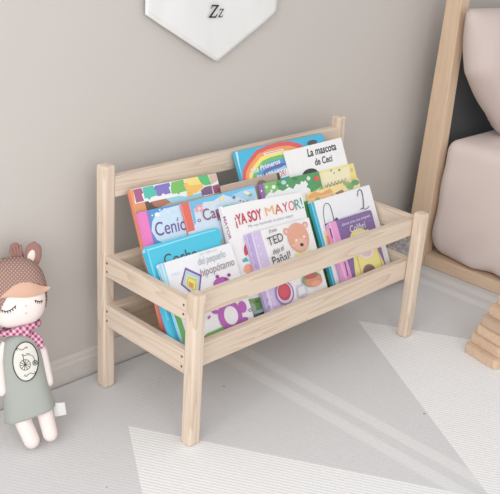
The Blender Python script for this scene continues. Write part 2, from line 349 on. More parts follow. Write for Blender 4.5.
# ------------------------------------------------------------------ books
BOOKS = [
 {'label': 'picture book with jigsaw pieces along its top and orange spine,leftmost in the back row','O': [0.0339,0.1075,0.1473],'e': [0.99934,-0.01599,-0.03263],'up': [0.03633,0.43972,0.8974],'w': 0.1936,'h': 0.2559,'t': 0.0095,'col': (208,184,159),'spine': (227,139,110),'r': 0.001,'D': [((233,132,159),[(0.0002,0.0002),(0.041,0.0002),(0.0266,0.1507),(0.0002,0.1496)]),((227,159,110),[(0.0002,0.2026),(0.0279,0.206),(0.0303,0.2542),(0.0002,0.253)]),((110,89,83),[(0.0242,0.2153),(0.0503,0.2161),(0.0511,0.2334),(0.0233,0.2337)]),((179,125,101),[(0.0425,0.2191),(0.0503,0.2161),(0.0922,0.2231),(0.0677,0.2307),(0.0347,0.2292)]),((159,209,226),[(0.0779,0.2202),(0.116,0.2192),(0.1153,0.2319),(0.0675,0.2298)]),((150,209,227),[(0.116,0.2192),(0.1934,0.2192),(0.1934,0.2323),(0.1126,0.2305)]),((238,237,236),[(0.0034,0.2304),(0.0309,0.2307),(0.0331,0.2273),(0.0378,0.2286),(0.0683,0.2288),(0.0984,0.2287),(0.1132,0.225),(0.1508,0.2262),(0.1532,0.2185),(0.1934,0.2197),(0.1934,0.2206),(0.1934,0.2557),(0.0498,0.2557),(0.0065,0.2551)]),((173,100,136),[(0.0059,0.2317),(0.0229,0.2323),(0.0209,0.2436),(0.0249,0.2464),(0.0231,0.2546),(0.0062,0.2542)]),((94,191,173),[(0.025,0.236),(0.0303,0.236),(0.034,0.2319),(0.039,0.2363),(0.0521,0.2371),(0.0534,0.2488),(0.049,0.2486),(0.0488,0.2551),(0.0251,0.2545)]),((132,123,191),[(0.048,0.2488),(0.052,0.2455),(0.0518,0.2359),(0.0603,0.2351),(0.0647,0.2391),(0.0692,0.2357),(0.082,0.2363),(0.0801,0.2464),(0.0841,0.2484),(0.0837,0.2547),(0.0517,0.2538)]),((125,191,103),[(0.0836,0.2432),(0.0839,0.2343),(0.0943,0.234),(0.098,0.2311),(0.1022,0.234),(0.1173,0.2348),(0.1189,0.2475),(0.115,0.2499),(0.1155,0.2552),(0.0881,0.2545)]),((240,218,134),[(0.1189,0.2439),(0.1164,0.2281),(0.1421,0.2285),(0.1482,0.2293),(0.1563,0.2363),(0.151,0.2499),(0.1458,0.2557),(0.1439,0.2557),(0.1166,0.2551)]),((240,190,107),[(0.1174,0.2351),(0.1151,0.2238),(0.128,0.2244),(0.131,0.2303),(0.1357,0.2268),(0.1432,0.232),(0.1572,0.2352),(0.1554,0.241),(0.1391,0.2417),(0.1255,0.2429),(0.1227,0.2487),(0.1129,0.2466)]),((96,190,119),[(0.1483,0.2557),(0.1507,0.249),(0.1534,0.2422),(0.1614,0.2373),(0.1749,0.2376),(0.1722,0.2557)]),((130,98,136),[(0.1492,0.221),(0.1741,0.2202),(0.1751,0.2352),(0.1594,0.2349),(0.1485,0.2302)]),((209,186,166),[(0.1746,0.2557),(0.1756,0.237),(0.1917,0.2419),(0.1927,0.2557)]),((164,94,125),[(0.1777,0.22),(0.1924,0.2203),(0.1922,0.2354),(0.1764,0.2339)])],'T': []},
 {'label': 'bright blue picture book with a rainbow,behind the white book with black lettering','O': [0.2856,0.0963,0.1427],'e': [0.99996,-0.00391,-0.00799],'up': [0.0089,0.44,0.89795],'w': 0.2449,'h': 0.2873,'t': 0.009,'col': (80,182,217),'spine': (82,184,218),'r': 0.0015,'D': [((200,233,242),[(0.0002,0.2405),(0.0053,0.2867),(0.0002,0.2865)]),((217,100,100),[(0.0002,0.2108),(0.1885,0.1793),(0.1999,0.2511),(0.19,0.2649),(0.1708,0.277),(0.1477,0.2851),(0.1214,0.2871),(0.1088,0.2871),(0.0837,0.2862),(0.0523,0.2813),(0.0225,0.2639),(0.0077,0.2512),(0.0002,0.2352)]),((240,159,105),[(0.0013,0.2104),(0.1773,0.1814),(0.1897,0.2463),(0.1808,0.2589),(0.1634,0.2699),(0.1424,0.2773),(0.1147,0.2795),(0.0841,0.2784),(0.0554,0.2741),(0.0281,0.2583),(0.0145,0.2466),(0.0055,0.2274)]),((244,227,123),[(0.011,0.2086),(0.1662,0.1835),(0.1796,0.2415),(0.1716,0.2528),(0.1559,0.2628),(0.137,0.2695),(0.1122,0.2716),(0.0845,0.2707),(0.0585,0.2668),(0.0338,0.2526),(0.0214,0.2421),(0.0132,0.2246)]),((118,186,123),[(0.0209,0.2067),(0.1551,0.1856),(0.1695,0.2367),(0.1624,0.2468),(0.1485,0.2557),(0.1317,0.2618),(0.1096,0.2637),(0.0849,0.263),(0.0617,0.2596),(0.0395,0.2469),(0.0284,0.2375),(0.021,0.2218)]),((83,168,209),[(0.0308,0.2049),(0.1442,0.1876),(0.1595,0.2319),(0.1533,0.2408),(0.1412,0.2487),(0.1265,0.254),(0.107,0.2558),(0.0853,0.2552),(0.0648,0.2523),(0.0452,0.2412),(0.0354,0.2329),(0.0288,0.2191)]),((110,107,177),[(0.0408,0.203),(0.1333,0.1896),(0.1496,0.2272),(0.1443,0.2349),(0.1339,0.2417),(0.1212,0.2463),(0.1044,0.2479),(0.0857,0.2475),(0.0679,0.245),(0.0509,0.2354),(0.0424,0.2282),(0.0367,0.2163)]),((80,182,217),[(0.0509,0.2011),(0.1226,0.1916),(0.1398,0.2226),(0.1353,0.229),(0.1266,0.2347),(0.116,0.2387),(0.1019,0.24),(0.0861,0.2397),(0.0711,0.2377),(0.0567,0.2296),(0.0495,0.2236),(0.0447,0.2135)]),((238,237,236),[(0.0696,0.2694),(0.1221,0.2694),(0.1238,0.2739),(0.0684,0.2735)]),((200,100,105),[(0.0728,0.2707),(0.1199,0.271),(0.1203,0.2721),(0.0732,0.272)]),((87,87,100),[(0.2221,0.275),(0.2196,0.2765),(0.2157,0.2776),(0.2109,0.2782),(0.2058,0.2782),(0.201,0.2776),(0.1971,0.2766),(0.1945,0.2751),(0.1935,0.2735),(0.1943,0.2719),(0.1967,0.2704),(0.2006,0.2694),(0.2053,0.2688),(0.2104,0.2687),(0.2153,0.2693),(0.2192,0.2703),(0.2219,0.2718),(0.2229,0.2734)]),((159,209,233),[(0.0824,0.2207),(0.1213,0.2278),(0.118,0.2422),(0.0702,0.2327)]),((238,237,236),[(0.0928,0.2189),(0.1213,0.2198),(0.1214,0.2357),(0.0929,0.2346)])],'T': [('Mis Primeros',(238,237,236),(0.0256,0.2404),(0.106,0.2478),(0.0262,0.2499)),('PALABRAS',(238,237,236),(0.0366,0.2289),(0.0972,0.2309),(0.0372,0.2353)),('ORI',(208,83,118),(0.0922,0.221),(0.1138,0.2225),(0.0939,0.2335))]},
 {'label': 'white picture book titled with black hand lettering,rightmost in the back row','O': [0.4092,0.0896,0.1384],'e': [0.99996,0.00387,0.00798],'up': [-0.00887,0.43637,0.89973],'w': 0.1726,'h': 0.2734,'t': 0.0036,'col': (240,239,238),'spine': (227,226,224),'r': 0.001,'D': [((71,71,76),[(0.0777,0.2217),(0.0736,0.225),(0.0674,0.2275),(0.0598,0.2288),(0.0518,0.2288),(0.0444,0.2276),(0.0384,0.2252),(0.0345,0.222),(0.0331,0.2184),(0.0345,0.2147),(0.0385,0.2114),(0.0446,0.2089),(0.052,0.2075),(0.06,0.2074),(0.0676,0.2086),(0.0738,0.211),(0.0778,0.2142),(0.0791,0.2179)])],'T': [('La mascota',(71,71,76),(0.0619,0.2517),(0.1498,0.2519),(0.0641,0.2675)),('de Ceci',(71,71,76),(0.0762,0.2317),(0.1291,0.2313),(0.0776,0.2456))]},
 {'label': 'brown picture book mostly hidden between the rainbow book and the pale blue book','O': [0.226,0.0909,0.1399],'e': [0.99993,-0.00528,-0.01088],'up': [0.01209,0.43635,0.89969],'w': 0.1518,'h': 0.2377,'t': 0.0034,'col': (184,163,148),'spine': (195,177,164),'r': 0.001,'D': [((78,73,74),[(0.1446,0.2375),(0.1433,0.2215),(0.1516,0.2212),(0.1516,0.2375)]),((143,114,112),[(0.1112,0.2264),(0.1092,0.2286),(0.1062,0.2303),(0.1024,0.2312),(0.0984,0.2313),(0.0945,0.2305),(0.0914,0.229),(0.0893,0.2269),(0.0885,0.2245),(0.089,0.2221),(0.091,0.2199),(0.094,0.2183),(0.0977,0.2173),(0.1018,0.2172),(0.1056,0.218),(0.1088,0.2195),(0.1109,0.2216),(0.1118,0.224)]),((206,186,172),[(0.0002,0.2375),(0.0002,0.2361),(0.1514,0.2366),(0.1516,0.2371),(0.1516,0.2375)])],'T': []},
 {'label': 'blue picture book with pink spine and swirling lettering,below the jigsaw book','O': [0.0311,0.0901,0.1442],'e': [0.99948,-0.01437,-0.02873],'up': [0.03212,0.44698,0.89397],'w': 0.1268,'h': 0.2257,'t': 0.0085,'col': (94,155,206),'spine': (233,128,191),'r': 0.001,'D': [((233,128,191),[(0.0002,0.1659),(0.0155,0.1668),(0.017,0.2253),(0.0002,0.2251)]),((123,132,200),[(0.0155,0.1668),(0.0215,0.1656),(0.0227,0.2253),(0.017,0.2253)]),((202,224,240),[(0.0229,0.205),(0.0174,0.1905),(0.024,0.1737),(0.0366,0.166),(0.0923,0.1671),(0.0976,0.1838),(0.0987,0.2237),(0.0538,0.2219),(0.0349,0.2166)]),((236,240,245),[(0.0417,0.2167),(0.0394,0.2185),(0.0361,0.2191),(0.0331,0.2183),(0.0315,0.2163),(0.0318,0.214),(0.034,0.2122),(0.0373,0.2116),(0.0404,0.2125),(0.042,0.2144)]),((236,240,245),[(0.0567,0.2219),(0.0558,0.2226),(0.0546,0.2229),(0.0533,0.2225),(0.0526,0.2216),(0.0527,0.2205),(0.0536,0.2197),(0.0549,0.2195),(0.0561,0.2199),(0.0568,0.2208)]),((236,240,245),[(0.0628,0.2169),(0.0619,0.2177),(0.0607,0.2179),(0.0594,0.2175),(0.0587,0.2166),(0.0588,0.2156),(0.0597,0.2148),(0.061,0.2146),(0.0622,0.215),(0.0629,0.2159)]),((236,240,245),[(0.0458,0.2225),(0.0451,0.2232),(0.044,0.2234),(0.0429,0.223),(0.0422,0.2222),(0.0423,0.2213),(0.0431,0.2205),(0.0442,0.2203),(0.0453,0.2207),(0.0459,0.2215)]),((200,217,240),[(0.0735,0.2142),(0.0724,0.2151),(0.0707,0.2154),(0.0691,0.215),(0.0683,0.214),(0.0684,0.2129),(0.0696,0.212),(0.0713,0.2117),(0.0728,0.2121),(0.0737,0.2131)]),((227,233,245),[(0.0279,0.2162),(0.0271,0.2169),(0.026,0.2171),(0.0249,0.2167),(0.0243,0.2159),(0.0244,0.215),(0.0251,0.2143),(0.0263,0.2141),(0.0273,0.2144),(0.0279,0.2153)]),((123,159,204),[(0.0789,0.2024),(0.0782,0.203),(0.0772,0.2032),(0.0762,0.2029),(0.0756,0.2021),(0.0757,0.2013),(0.0764,0.2006),(0.0774,0.2005),(0.0784,0.2008),(0.079,0.2015)])],'T': [('Cenicienta',(121,83,145),(0.0237,0.1798),(0.1446,0.1785),(0.0257,0.2036))]},
 {'label': 'pale blue picture book with a red spine and a pink flower on its cover','O': [0.1246,0.0815,0.1389],'e': [1.0,-0.00126,-0.00251],'up': [0.00281,0.44721,0.89442],'w': 0.1785,'h': 0.2297,'t': 0.0038,'col': (209,222,236),'spine': (224,114,100),'r': 0.001,'D': [((224,114,100),[(0.0002,0.2295),(0.0002,0.1794),(0.0156,0.1799),(0.0181,0.2295)]),((114,190,226),[(0.0186,0.2295),(0.0235,0.2158),(0.037,0.2148),(0.0515,0.2227),(0.0722,0.2204),(0.0988,0.227),(0.1158,0.219),(0.1509,0.2253),(0.1783,0.2215),(0.1783,0.2295)]),((123,184,220),[(0.0168,0.1868),(0.0224,0.1927),(0.0258,0.2225),(0.0189,0.2293)]),((168,209,233),[(0.1566,0.2052),(0.1783,0.2071),(0.1783,0.224),(0.1511,0.2256),(0.1167,0.2216)]),((238,159,175),[(0.0343,0.2128),(0.0325,0.2143),(0.0298,0.2149),(0.0273,0.2143),(0.0258,0.2127),(0.026,0.2107),(0.0278,0.2092),(0.0305,0.2086),(0.033,0.2092),(0.0345,0.2108)]),((238,159,175),[(0.0463,0.2184),(0.0445,0.22),(0.0418,0.2205),(0.0392,0.2199),(0.0378,0.2183),(0.038,0.2163),(0.0398,0.2148),(0.0425,0.2142),(0.0451,0.2149),(0.0465,0.2165)]),((238,159,175),[(0.0449,0.211),(0.0431,0.2125),(0.0404,0.2131),(0.0378,0.2125),(0.0364,0.211),(0.0366,0.2091),(0.0385,0.2076),(0.0412,0.2071),(0.0437,0.2076),(0.0451,0.2092)]),((238,159,175),[(0.0387,0.2187),(0.0369,0.2203),(0.0342,0.2208),(0.0316,0.2202),(0.0302,0.2186),(0.0304,0.2166),(0.0322,0.2151),(0.0349,0.2145),(0.0374,0.2152),(0.0389,0.2168)]),((244,217,195),[(0.0401,0.2148),(0.0386,0.216),(0.0364,0.2164),(0.0344,0.2159),(0.0333,0.2147),(0.0334,0.2132),(0.0349,0.212),(0.037,0.2115),(0.0391,0.212),(0.0402,0.2133)]),((238,227,159),[(0.0977,0.22),(0.0974,0.2223),(0.0953,0.2239),(0.0923,0.2241),(0.0895,0.223),(0.088,0.2208),(0.0883,0.2186),(0.0904,0.217),(0.0934,0.2168),(0.0962,0.2179)]),((233,227,177),[(0.0657,0.2169),(0.0641,0.218),(0.0619,0.2185),(0.0599,0.2181),(0.0588,0.2171),(0.0591,0.2157),(0.0606,0.2146),(0.0628,0.2142),(0.0648,0.2145),(0.0659,0.2156)]),((123,123,159),[(0.1253,0.2182),(0.1238,0.2197),(0.1215,0.2202),(0.1192,0.2194),(0.1178,0.2177),(0.1179,0.2157),(0.1193,0.2142),(0.1216,0.2137),(0.1239,0.2145),(0.1253,0.2162)]),((245,227,208),[(0.1627,0.2161),(0.1621,0.2175),(0.1607,0.219),(0.1586,0.2205),(0.156,0.2218),(0.1533,0.2228),(0.1509,0.2232),(0.1489,0.2232),(0.1477,0.2226),(0.1474,0.2215),(0.1479,0.2202),(0.1494,0.2186),(0.1515,0.2171),(0.1541,0.2158),(0.1567,0.2148),(0.1592,0.2144),(0.1612,0.2144),(0.1624,0.215)]),((141,177,132),[(0.1666,0.2143),(0.1645,0.2157),(0.1615,0.2163),(0.1588,0.2158),(0.1574,0.2146),(0.1577,0.2129),(0.1598,0.2116),(0.1628,0.211),(0.1656,0.2114),(0.167,0.2127)]),((110,110,146),[(0.0333,0.1949),(0.0318,0.1963),(0.0295,0.1968),(0.0273,0.1961),(0.026,0.1946),(0.0261,0.1928),(0.0276,0.1914),(0.0299,0.1909),(0.0321,0.1915),(0.0334,0.193)]),((222,229,242),[(0.0314,0.1943),(0.0307,0.195),(0.0296,0.1952),(0.0286,0.1949),(0.028,0.1942),(0.028,0.1933),(0.0287,0.1927),(0.0298,0.1924),(0.0308,0.1927),(0.0314,0.1935)]),((105,98,132),[(0.0761,0.1803),(0.0786,0.1805),(0.0754,0.2003),(0.0729,0.2)])],'T': [('Caperucita',(148,80,103),(0.0403,0.1906),(0.1569,0.1919),(0.0405,0.2114))]},
 {'label': 'green picture book with a purple spine and white tree shape behind the large white book','O': [0.3049,0.0813,0.1437],'e': [0.99946,-0.01439,-0.02938],'up': [0.03271,0.43978,0.89751],'w': 0.1672,'h': 0.2241,'t': 0.0046,'col': (89,155,100),'spine': (155,103,177),'r': 0.001,'D': [((155,103,177),[(0.0002,0.2239),(0.0002,0.1952),(0.0091,0.1944),(0.0099,0.2239)]),((132,184,114),[(0.0109,0.2239),(0.0109,0.1998),(0.0464,0.2017),(0.0456,0.2239)]),((233,235,236),[(0.0081,0.1831),(0.0922,0.1725),(0.1627,0.1745),(0.163,0.1927),(0.1311,0.1858),(0.131,0.1938),(0.1226,0.1992),(0.1287,0.2042),(0.123,0.2131),(0.119,0.2097),(0.1115,0.2129),(0.1065,0.2067),(0.0961,0.2094),(0.0849,0.2013),(0.0755,0.2067),(0.0573,0.2018),(0.0453,0.2067),(0.0329,0.2019),(0.0233,0.2054),(0.0078,0.1984)]),((123,177,110),[(0.1409,0.1802),(0.1625,0.1827),(0.1627,0.1918),(0.1491,0.1869),(0.1455,0.1935),(0.1346,0.1873)]),((182,222,200),[(0.0213,0.2172),(0.0196,0.2185),(0.0171,0.2189),(0.0148,0.2182),(0.0134,0.2166),(0.0137,0.2148),(0.0153,0.2134),(0.0178,0.213),(0.0202,0.2137),(0.0215,0.2153)]),((233,240,233),[(0.0401,0.2146),(0.038,0.2164),(0.0348,0.2169),(0.0318,0.2159),(0.0301,0.2139),(0.0304,0.2116),(0.0325,0.2099),(0.0357,0.2094),(0.0387,0.2103),(0.0404,0.2123)]),((182,217,227),[(0.0702,0.2189),(0.0673,0.2209),(0.063,0.2215),(0.0592,0.2206),(0.0571,0.2184),(0.0576,0.2158),(0.0605,0.2138),(0.0647,0.2131),(0.0686,0.2141),(0.0707,0.2163)]),((231,236,227),[(0.0303,0.208),(0.029,0.209),(0.0271,0.2093),(0.0253,0.2088),(0.0243,0.2076),(0.0245,0.2062),(0.0257,0.2051),(0.0276,0.2048),(0.0294,0.2054),(0.0304,0.2066)]),((217,226,227),[(0.1382,0.2166),(0.1359,0.2185),(0.1325,0.219),(0.1292,0.2179),(0.1273,0.2156),(0.1276,0.213),(0.1298,0.2111),(0.1332,0.2105),(0.1365,0.2116),(0.1384,0.2139)]),((220,100,91),[(0.163,0.2128),(0.1598,0.2153),(0.1551,0.216),(0.1507,0.2147),(0.1482,0.2118),(0.1486,0.2086),(0.1517,0.2061),(0.1564,0.2054),(0.1609,0.2067),(0.1634,0.2095)]),((240,238,222),[(0.0037,0.2117),(0.0027,0.2125),(0.0011,0.2128),(0.0002,0.2125),(0.0002,0.2093),(0.0015,0.2091),(0.003,0.2095),(0.0038,0.2105)]),((217,235,217),[(0.0741,0.2109),(0.0728,0.2119),(0.0708,0.2122),(0.069,0.2117),(0.0679,0.2105),(0.0681,0.209),(0.0694,0.208),(0.0713,0.2077),(0.0732,0.2082),(0.0742,0.2095)]),((73,132,87),[(0.0522,0.2168),(0.0504,0.218),(0.0478,0.2184),(0.0455,0.2178),(0.0442,0.2165),(0.0445,0.215),(0.0463,0.2138),(0.0489,0.2134),(0.0512,0.2139),(0.0525,0.2152)]),((73,132,87),[(0.1028,0.2207),(0.0997,0.2221),(0.0955,0.2227),(0.0919,0.2224),(0.0901,0.2211),(0.0909,0.2195),(0.094,0.2181),(0.0981,0.2175),(0.1018,0.2178),(0.1036,0.2191)])],'T': []},
 {'label': 'pale yellow picture book with small printed drawings,rightmost in the second row','O': [0.4247,0.0863,0.1401],'e': [0.99993,-0.00509,-0.0105],'up': [0.01167,0.43635,0.8997],'w': 0.1657,'h': 0.2195,'t': 0.0036,'col': (240,231,195),'spine': (238,224,139),'r': 0.001,'D': [((240,226,139),[(0.0002,0.2193),(0.0002,0.2156),(0.1655,0.2151),(0.1655,0.2193)]),((236,220,141),[(0.1517,0.2193),(0.1453,0.1848),(0.1644,0.1836),(0.1655,0.214),(0.1655,0.2193)]),((137,159,137),[(0.1219,0.2136),(0.1203,0.2148),(0.1179,0.2152),(0.1156,0.2146),(0.1143,0.2132),(0.1145,0.2116),(0.1161,0.2103),(0.1185,0.2099),(0.1208,0.2106),(0.1221,0.2119)]),((141,150,132),[(0.0958,0.2169),(0.095,0.218),(0.0935,0.2182),(0.092,0.2175),(0.0911,0.2161),(0.091,0.2145),(0.0918,0.2134),(0.0932,0.2132),(0.0947,0.2139),(0.0957,0.2153)]),((150,132,123),[(0.1028,0.2097),(0.1016,0.2103),(0.1,0.2106),(0.0985,0.2104),(0.0977,0.2098),(0.098,0.209),(0.0991,0.2084),(0.1008,0.2081),(0.1023,0.2083),(0.103,0.2089)]),((217,190,132),[(0.1595,0.2081),(0.1578,0.21),(0.1549,0.2104),(0.1521,0.2094),(0.1504,0.2072),(0.1504,0.2047),(0.1521,0.2029),(0.1549,0.2024),(0.1578,0.2034),(0.1595,0.2056)]),((132,168,123),[(0.1378,0.1766),(0.1354,0.1789),(0.1317,0.1796),(0.128,0.1783),(0.1258,0.1756),(0.1259,0.1726),(0.1282,0.1702),(0.1319,0.1695),(0.1356,0.1708),(0.1378,0.1735)]),((132,141,123),[(0.0649,0.1907),(0.0695,0.1846),(0.0708,0.1851),(0.0662,0.1911)]),((132,141,123),[(0.0704,0.1846),(0.0767,0.193),(0.0754,0.1935),(0.069,0.1851)]),((132,141,123),[(0.0753,0.1907),(0.0799,0.1846),(0.0812,0.185),(0.0766,0.1911)]),((132,141,123),[(0.0808,0.1846),(0.0872,0.193),(0.0859,0.1935),(0.0795,0.1851)]),((132,141,123),[(0.0858,0.1907),(0.0904,0.1846),(0.0918,0.185),(0.0871,0.1911)]),((132,141,123),[(0.0913,0.1846),(0.0978,0.193),(0.0964,0.1935),(0.09,0.185)]),((132,141,123),[(0.0963,0.1907),(0.101,0.1845),(0.1024,0.185),(0.0977,0.1911)]),((132,141,123),[(0.1019,0.1845),(0.1084,0.193),(0.107,0.1935),(0.1006,0.185)]),((132,141,123),[(0.107,0.1907),(0.1117,0.1845),(0.113,0.1849),(0.1083,0.1911)]),((132,141,123),[(0.1126,0.1845),(0.1191,0.193),(0.1178,0.1935),(0.1112,0.185)]),((132,141,123),[(0.1177,0.1906),(0.1224,0.1845),(0.1238,0.1849),(0.119,0.1911)]),((132,141,123),[(0.1233,0.1844),(0.1299,0.193),(0.1286,0.1935),(0.122,0.1849)])],'T': []},
 {'label': 'turquoise board book with rounded corners on the left of the rack','O': [0.0174,0.0593,0.1431],'e': [0.9999,-0.00707,-0.01198],'up': [0.01391,0.5081,0.86119],'w': 0.1667,'h': 0.1832,'t': 0.0085,'col': (83,195,222),'spine': (76,184,215),'r': 0.009,'D': [((150,224,240),[(0.0016,0.1099),(0.0044,0.1091),(0.0065,0.1758),(0.1305,0.1786),(0.1584,0.178),(0.1591,0.1795),(0.1313,0.1806),(0.0054,0.1783)]),((65,168,200),[(0.0002,0.0917),(0.0023,0.173),(0.0002,0.1727)]),((123,217,236),[(0.0015,0.0569),(0.0059,0.0573),(0.0062,0.161),(0.003,0.1609)]),((132,159,132),[(0.1617,0.1504),(0.1665,0.1508),(0.1665,0.1603),(0.1607,0.1598)])],'T': [('Coche',(87,78,78),(0.031,0.1429),(0.1019,0.1408),(0.0324,0.1634))]},
 {'label': 'large white picture book with multicoloured capital title,in the middle of the rack','O': [0.1851,0.0685,0.155],'e': [0.99713,-0.03517,-0.067],'up': [0.07567,0.4635,0.88286],'w': 0.2052,'h': 0.2001,'t': 0.0095,'col': (240,238,238),'spine': (236,233,233),'r': 0.0012,'D': [((87,186,175),[(0.0019,0.1999),(0.0016,0.1972),(0.0626,0.1999),(0.0626,0.1999)]),((91,186,186),[(0.0208,0.0943),(0.0355,0.0945),(0.0306,0.1027),(0.0198,0.0991)]),((240,177,150),[(0.0398,0.0822),(0.0387,0.0852),(0.0365,0.0876),(0.0334,0.0893),(0.0298,0.0899),(0.026,0.0895),(0.0227,0.088),(0.0201,0.0857),(0.0186,0.0829),(0.0183,0.0798),(0.0194,0.0769),(0.0216,0.0745),(0.0246,0.0728),(0.0283,0.0722),(0.032,0.0726),(0.0354,0.074),(0.038,0.0763),(0.0395,0.0791)]),((209,96,100),[(0.0406,0.1203),(0.039,0.1246),(0.0355,0.1251),(0.0316,0.1218),(0.0287,0.1158),(0.0279,0.1095),(0.0295,0.1052),(0.033,0.1046),(0.0369,0.108),(0.0399,0.114)]),((139,166,110),[(0.0016,0.0002),(0.0662,0.0002),(0.0595,0.0256),(0.0039,0.0295)]),((110,148,91),[(0.0464,0.0182),(0.0453,0.0218),(0.0429,0.0247),(0.0395,0.0267),(0.0354,0.0275),(0.0312,0.0271),(0.0274,0.0254),(0.0245,0.0227),(0.0227,0.0193),(0.0224,0.0157),(0.0234,0.0121),(0.0258,0.0092),(0.0293,0.0072),(0.0333,0.0063),(0.0375,0.0068),(0.0413,0.0084),(0.0443,0.0111),(0.0461,0.0145)]),((78,114,78),[(0.0373,0.0216),(0.0352,0.023),(0.0324,0.0236),(0.0298,0.0231),(0.0284,0.0218),(0.0288,0.0201),(0.0309,0.0187),(0.0338,0.0181),(0.0364,0.0186),(0.0377,0.0199)]),((159,182,159),[(0.0273,0.0121),(0.0267,0.0155),(0.0249,0.0183),(0.0222,0.0202),(0.019,0.0208),(0.0157,0.0202),(0.0125,0.0184),(0.01,0.0157),(0.0084,0.0123),(0.0079,0.0087),(0.0086,0.0053),(0.0103,0.0025),(0.013,0.0006),(0.015,0.0002),(0.0176,0.0002),(0.0195,0.0005),(0.0227,0.0023),(0.0252,0.005),(0.0268,0.0084)]),((109,141,96),[(0.045,0.0002),(0.0446,0.0009),(0.0424,0.0026),(0.0396,0.0038),(0.0363,0.0045),(0.0331,0.0046),(0.0303,0.0039),(0.0282,0.0027),(0.0271,0.0011),(0.0271,0.0002)]),((159,195,204),[(0.0078,0.0002),(0.0637,0.0002),(0.059,0.0072),(0.0082,0.0033)]),((150,137,177),[(0.0453,0.0119),(0.0606,0.0124),(0.0595,0.0256),(0.0437,0.0233)])],'T': [('¡YA SOY',(200,74,94),(0.0237,0.1613),(0.0904,0.1645),(0.0234,0.1805)),('M',(240,182,125),(0.1009,0.167),(0.1227,0.1687),(0.1003,0.1844)),('A',(211,100,78),(0.1248,0.167),(0.1451,0.1685),(0.124,0.1856)),('Y',(200,74,107),(0.1464,0.1683),(0.1601,0.1693),(0.1467,0.1865)),('O',(224,100,100),(0.1621,0.1687),(0.1779,0.1698),(0.1631,0.1874)),('R',(71,168,161),(0.1796,0.1682),(0.1944,0.1698),(0.1797,0.1886)),('!',(71,168,161),(0.1976,0.1691),(0.2013,0.1696),(0.1956,0.1909)),('Me voy haciendo un poco mayor',(159,168,182),(0.0505,0.1528),(0.1699,0.1573),(0.0507,0.1583)),('MAYOR',(182,132,155),(-0.003,0.1805),(-0.0002,0.1386),(0.0037,0.1809))]},
 {'label': 'picture book with orange hills and a green tree along its top','O': [0.4253,0.0709,0.1389],'e': [0.99999,0.00181,0.00362],'up': [-0.00405,0.44721,0.89442],'w': 0.159,'h': 0.1917,'t': 0.0046,'col': (238,227,184),'spine': (231,200,132),'r': 0.001,'D': [((240,215,150),[(0.0002,0.1915),(0.0002,0.1813),(0.1588,0.1797),(0.1588,0.1915)]),((227,168,110),[(0.0002,0.1801),(0.0369,0.1793),(0.0738,0.18),(0.0678,0.1884),(0.0392,0.1849),(0.0214,0.1915),(0.0202,0.1915),(0.0002,0.187)]),((236,195,141),[(0.0002,0.167),(0.0764,0.1712),(0.0738,0.18),(0.0002,0.1801)]),((132,172,114),[(0.1402,0.1818),(0.1389,0.1843),(0.1363,0.1864),(0.1328,0.188),(0.1286,0.1888),(0.1244,0.1887),(0.1206,0.1878),(0.1178,0.1862),(0.1161,0.184),(0.1159,0.1815),(0.1171,0.1791),(0.1197,0.177),(0.1232,0.1754),(0.1273,0.1746),(0.1315,0.1746),(0.1353,0.1755),(0.1383,0.1771),(0.1399,0.1793)]),((110,157,105),[(0.1579,0.1852),(0.1564,0.1873),(0.1537,0.1892),(0.15,0.1906),(0.1458,0.1914),(0.1416,0.1915),(0.1379,0.1909),(0.1352,0.1896),(0.1337,0.1879),(0.1337,0.1859),(0.1351,0.1838),(0.1378,0.182),(0.1414,0.1806),(0.1456,0.1798),(0.1498,0.1796),(0.1535,0.1802),(0.1563,0.1815),(0.1578,0.1832)]),((141,182,123),[(0.1263,0.1901),(0.1241,0.1915),(0.1103,0.1915),(0.1092,0.1906),(0.1099,0.1876),(0.1136,0.1851),(0.1191,0.1841),(0.1242,0.1848),(0.127,0.1871)]),((159,186,123),[(0.031,0.1768),(0.0284,0.1788),(0.0245,0.1796),(0.0208,0.1789),(0.0187,0.177),(0.0191,0.1745),(0.0217,0.1725),(0.0256,0.1717),(0.0293,0.1724),(0.0314,0.1743)]),((168,123,105),[(0.0829,0.1719),(0.1056,0.1736),(0.1017,0.1796),(0.0787,0.1769)]),((236,227,213),[(0.0656,0.1717),(0.0619,0.174),(0.0567,0.175),(0.0519,0.1745),(0.0494,0.1727),(0.0501,0.1701),(0.0538,0.1679),(0.0591,0.1668),(0.0638,0.1673),(0.0664,0.1692)])],'T': []},
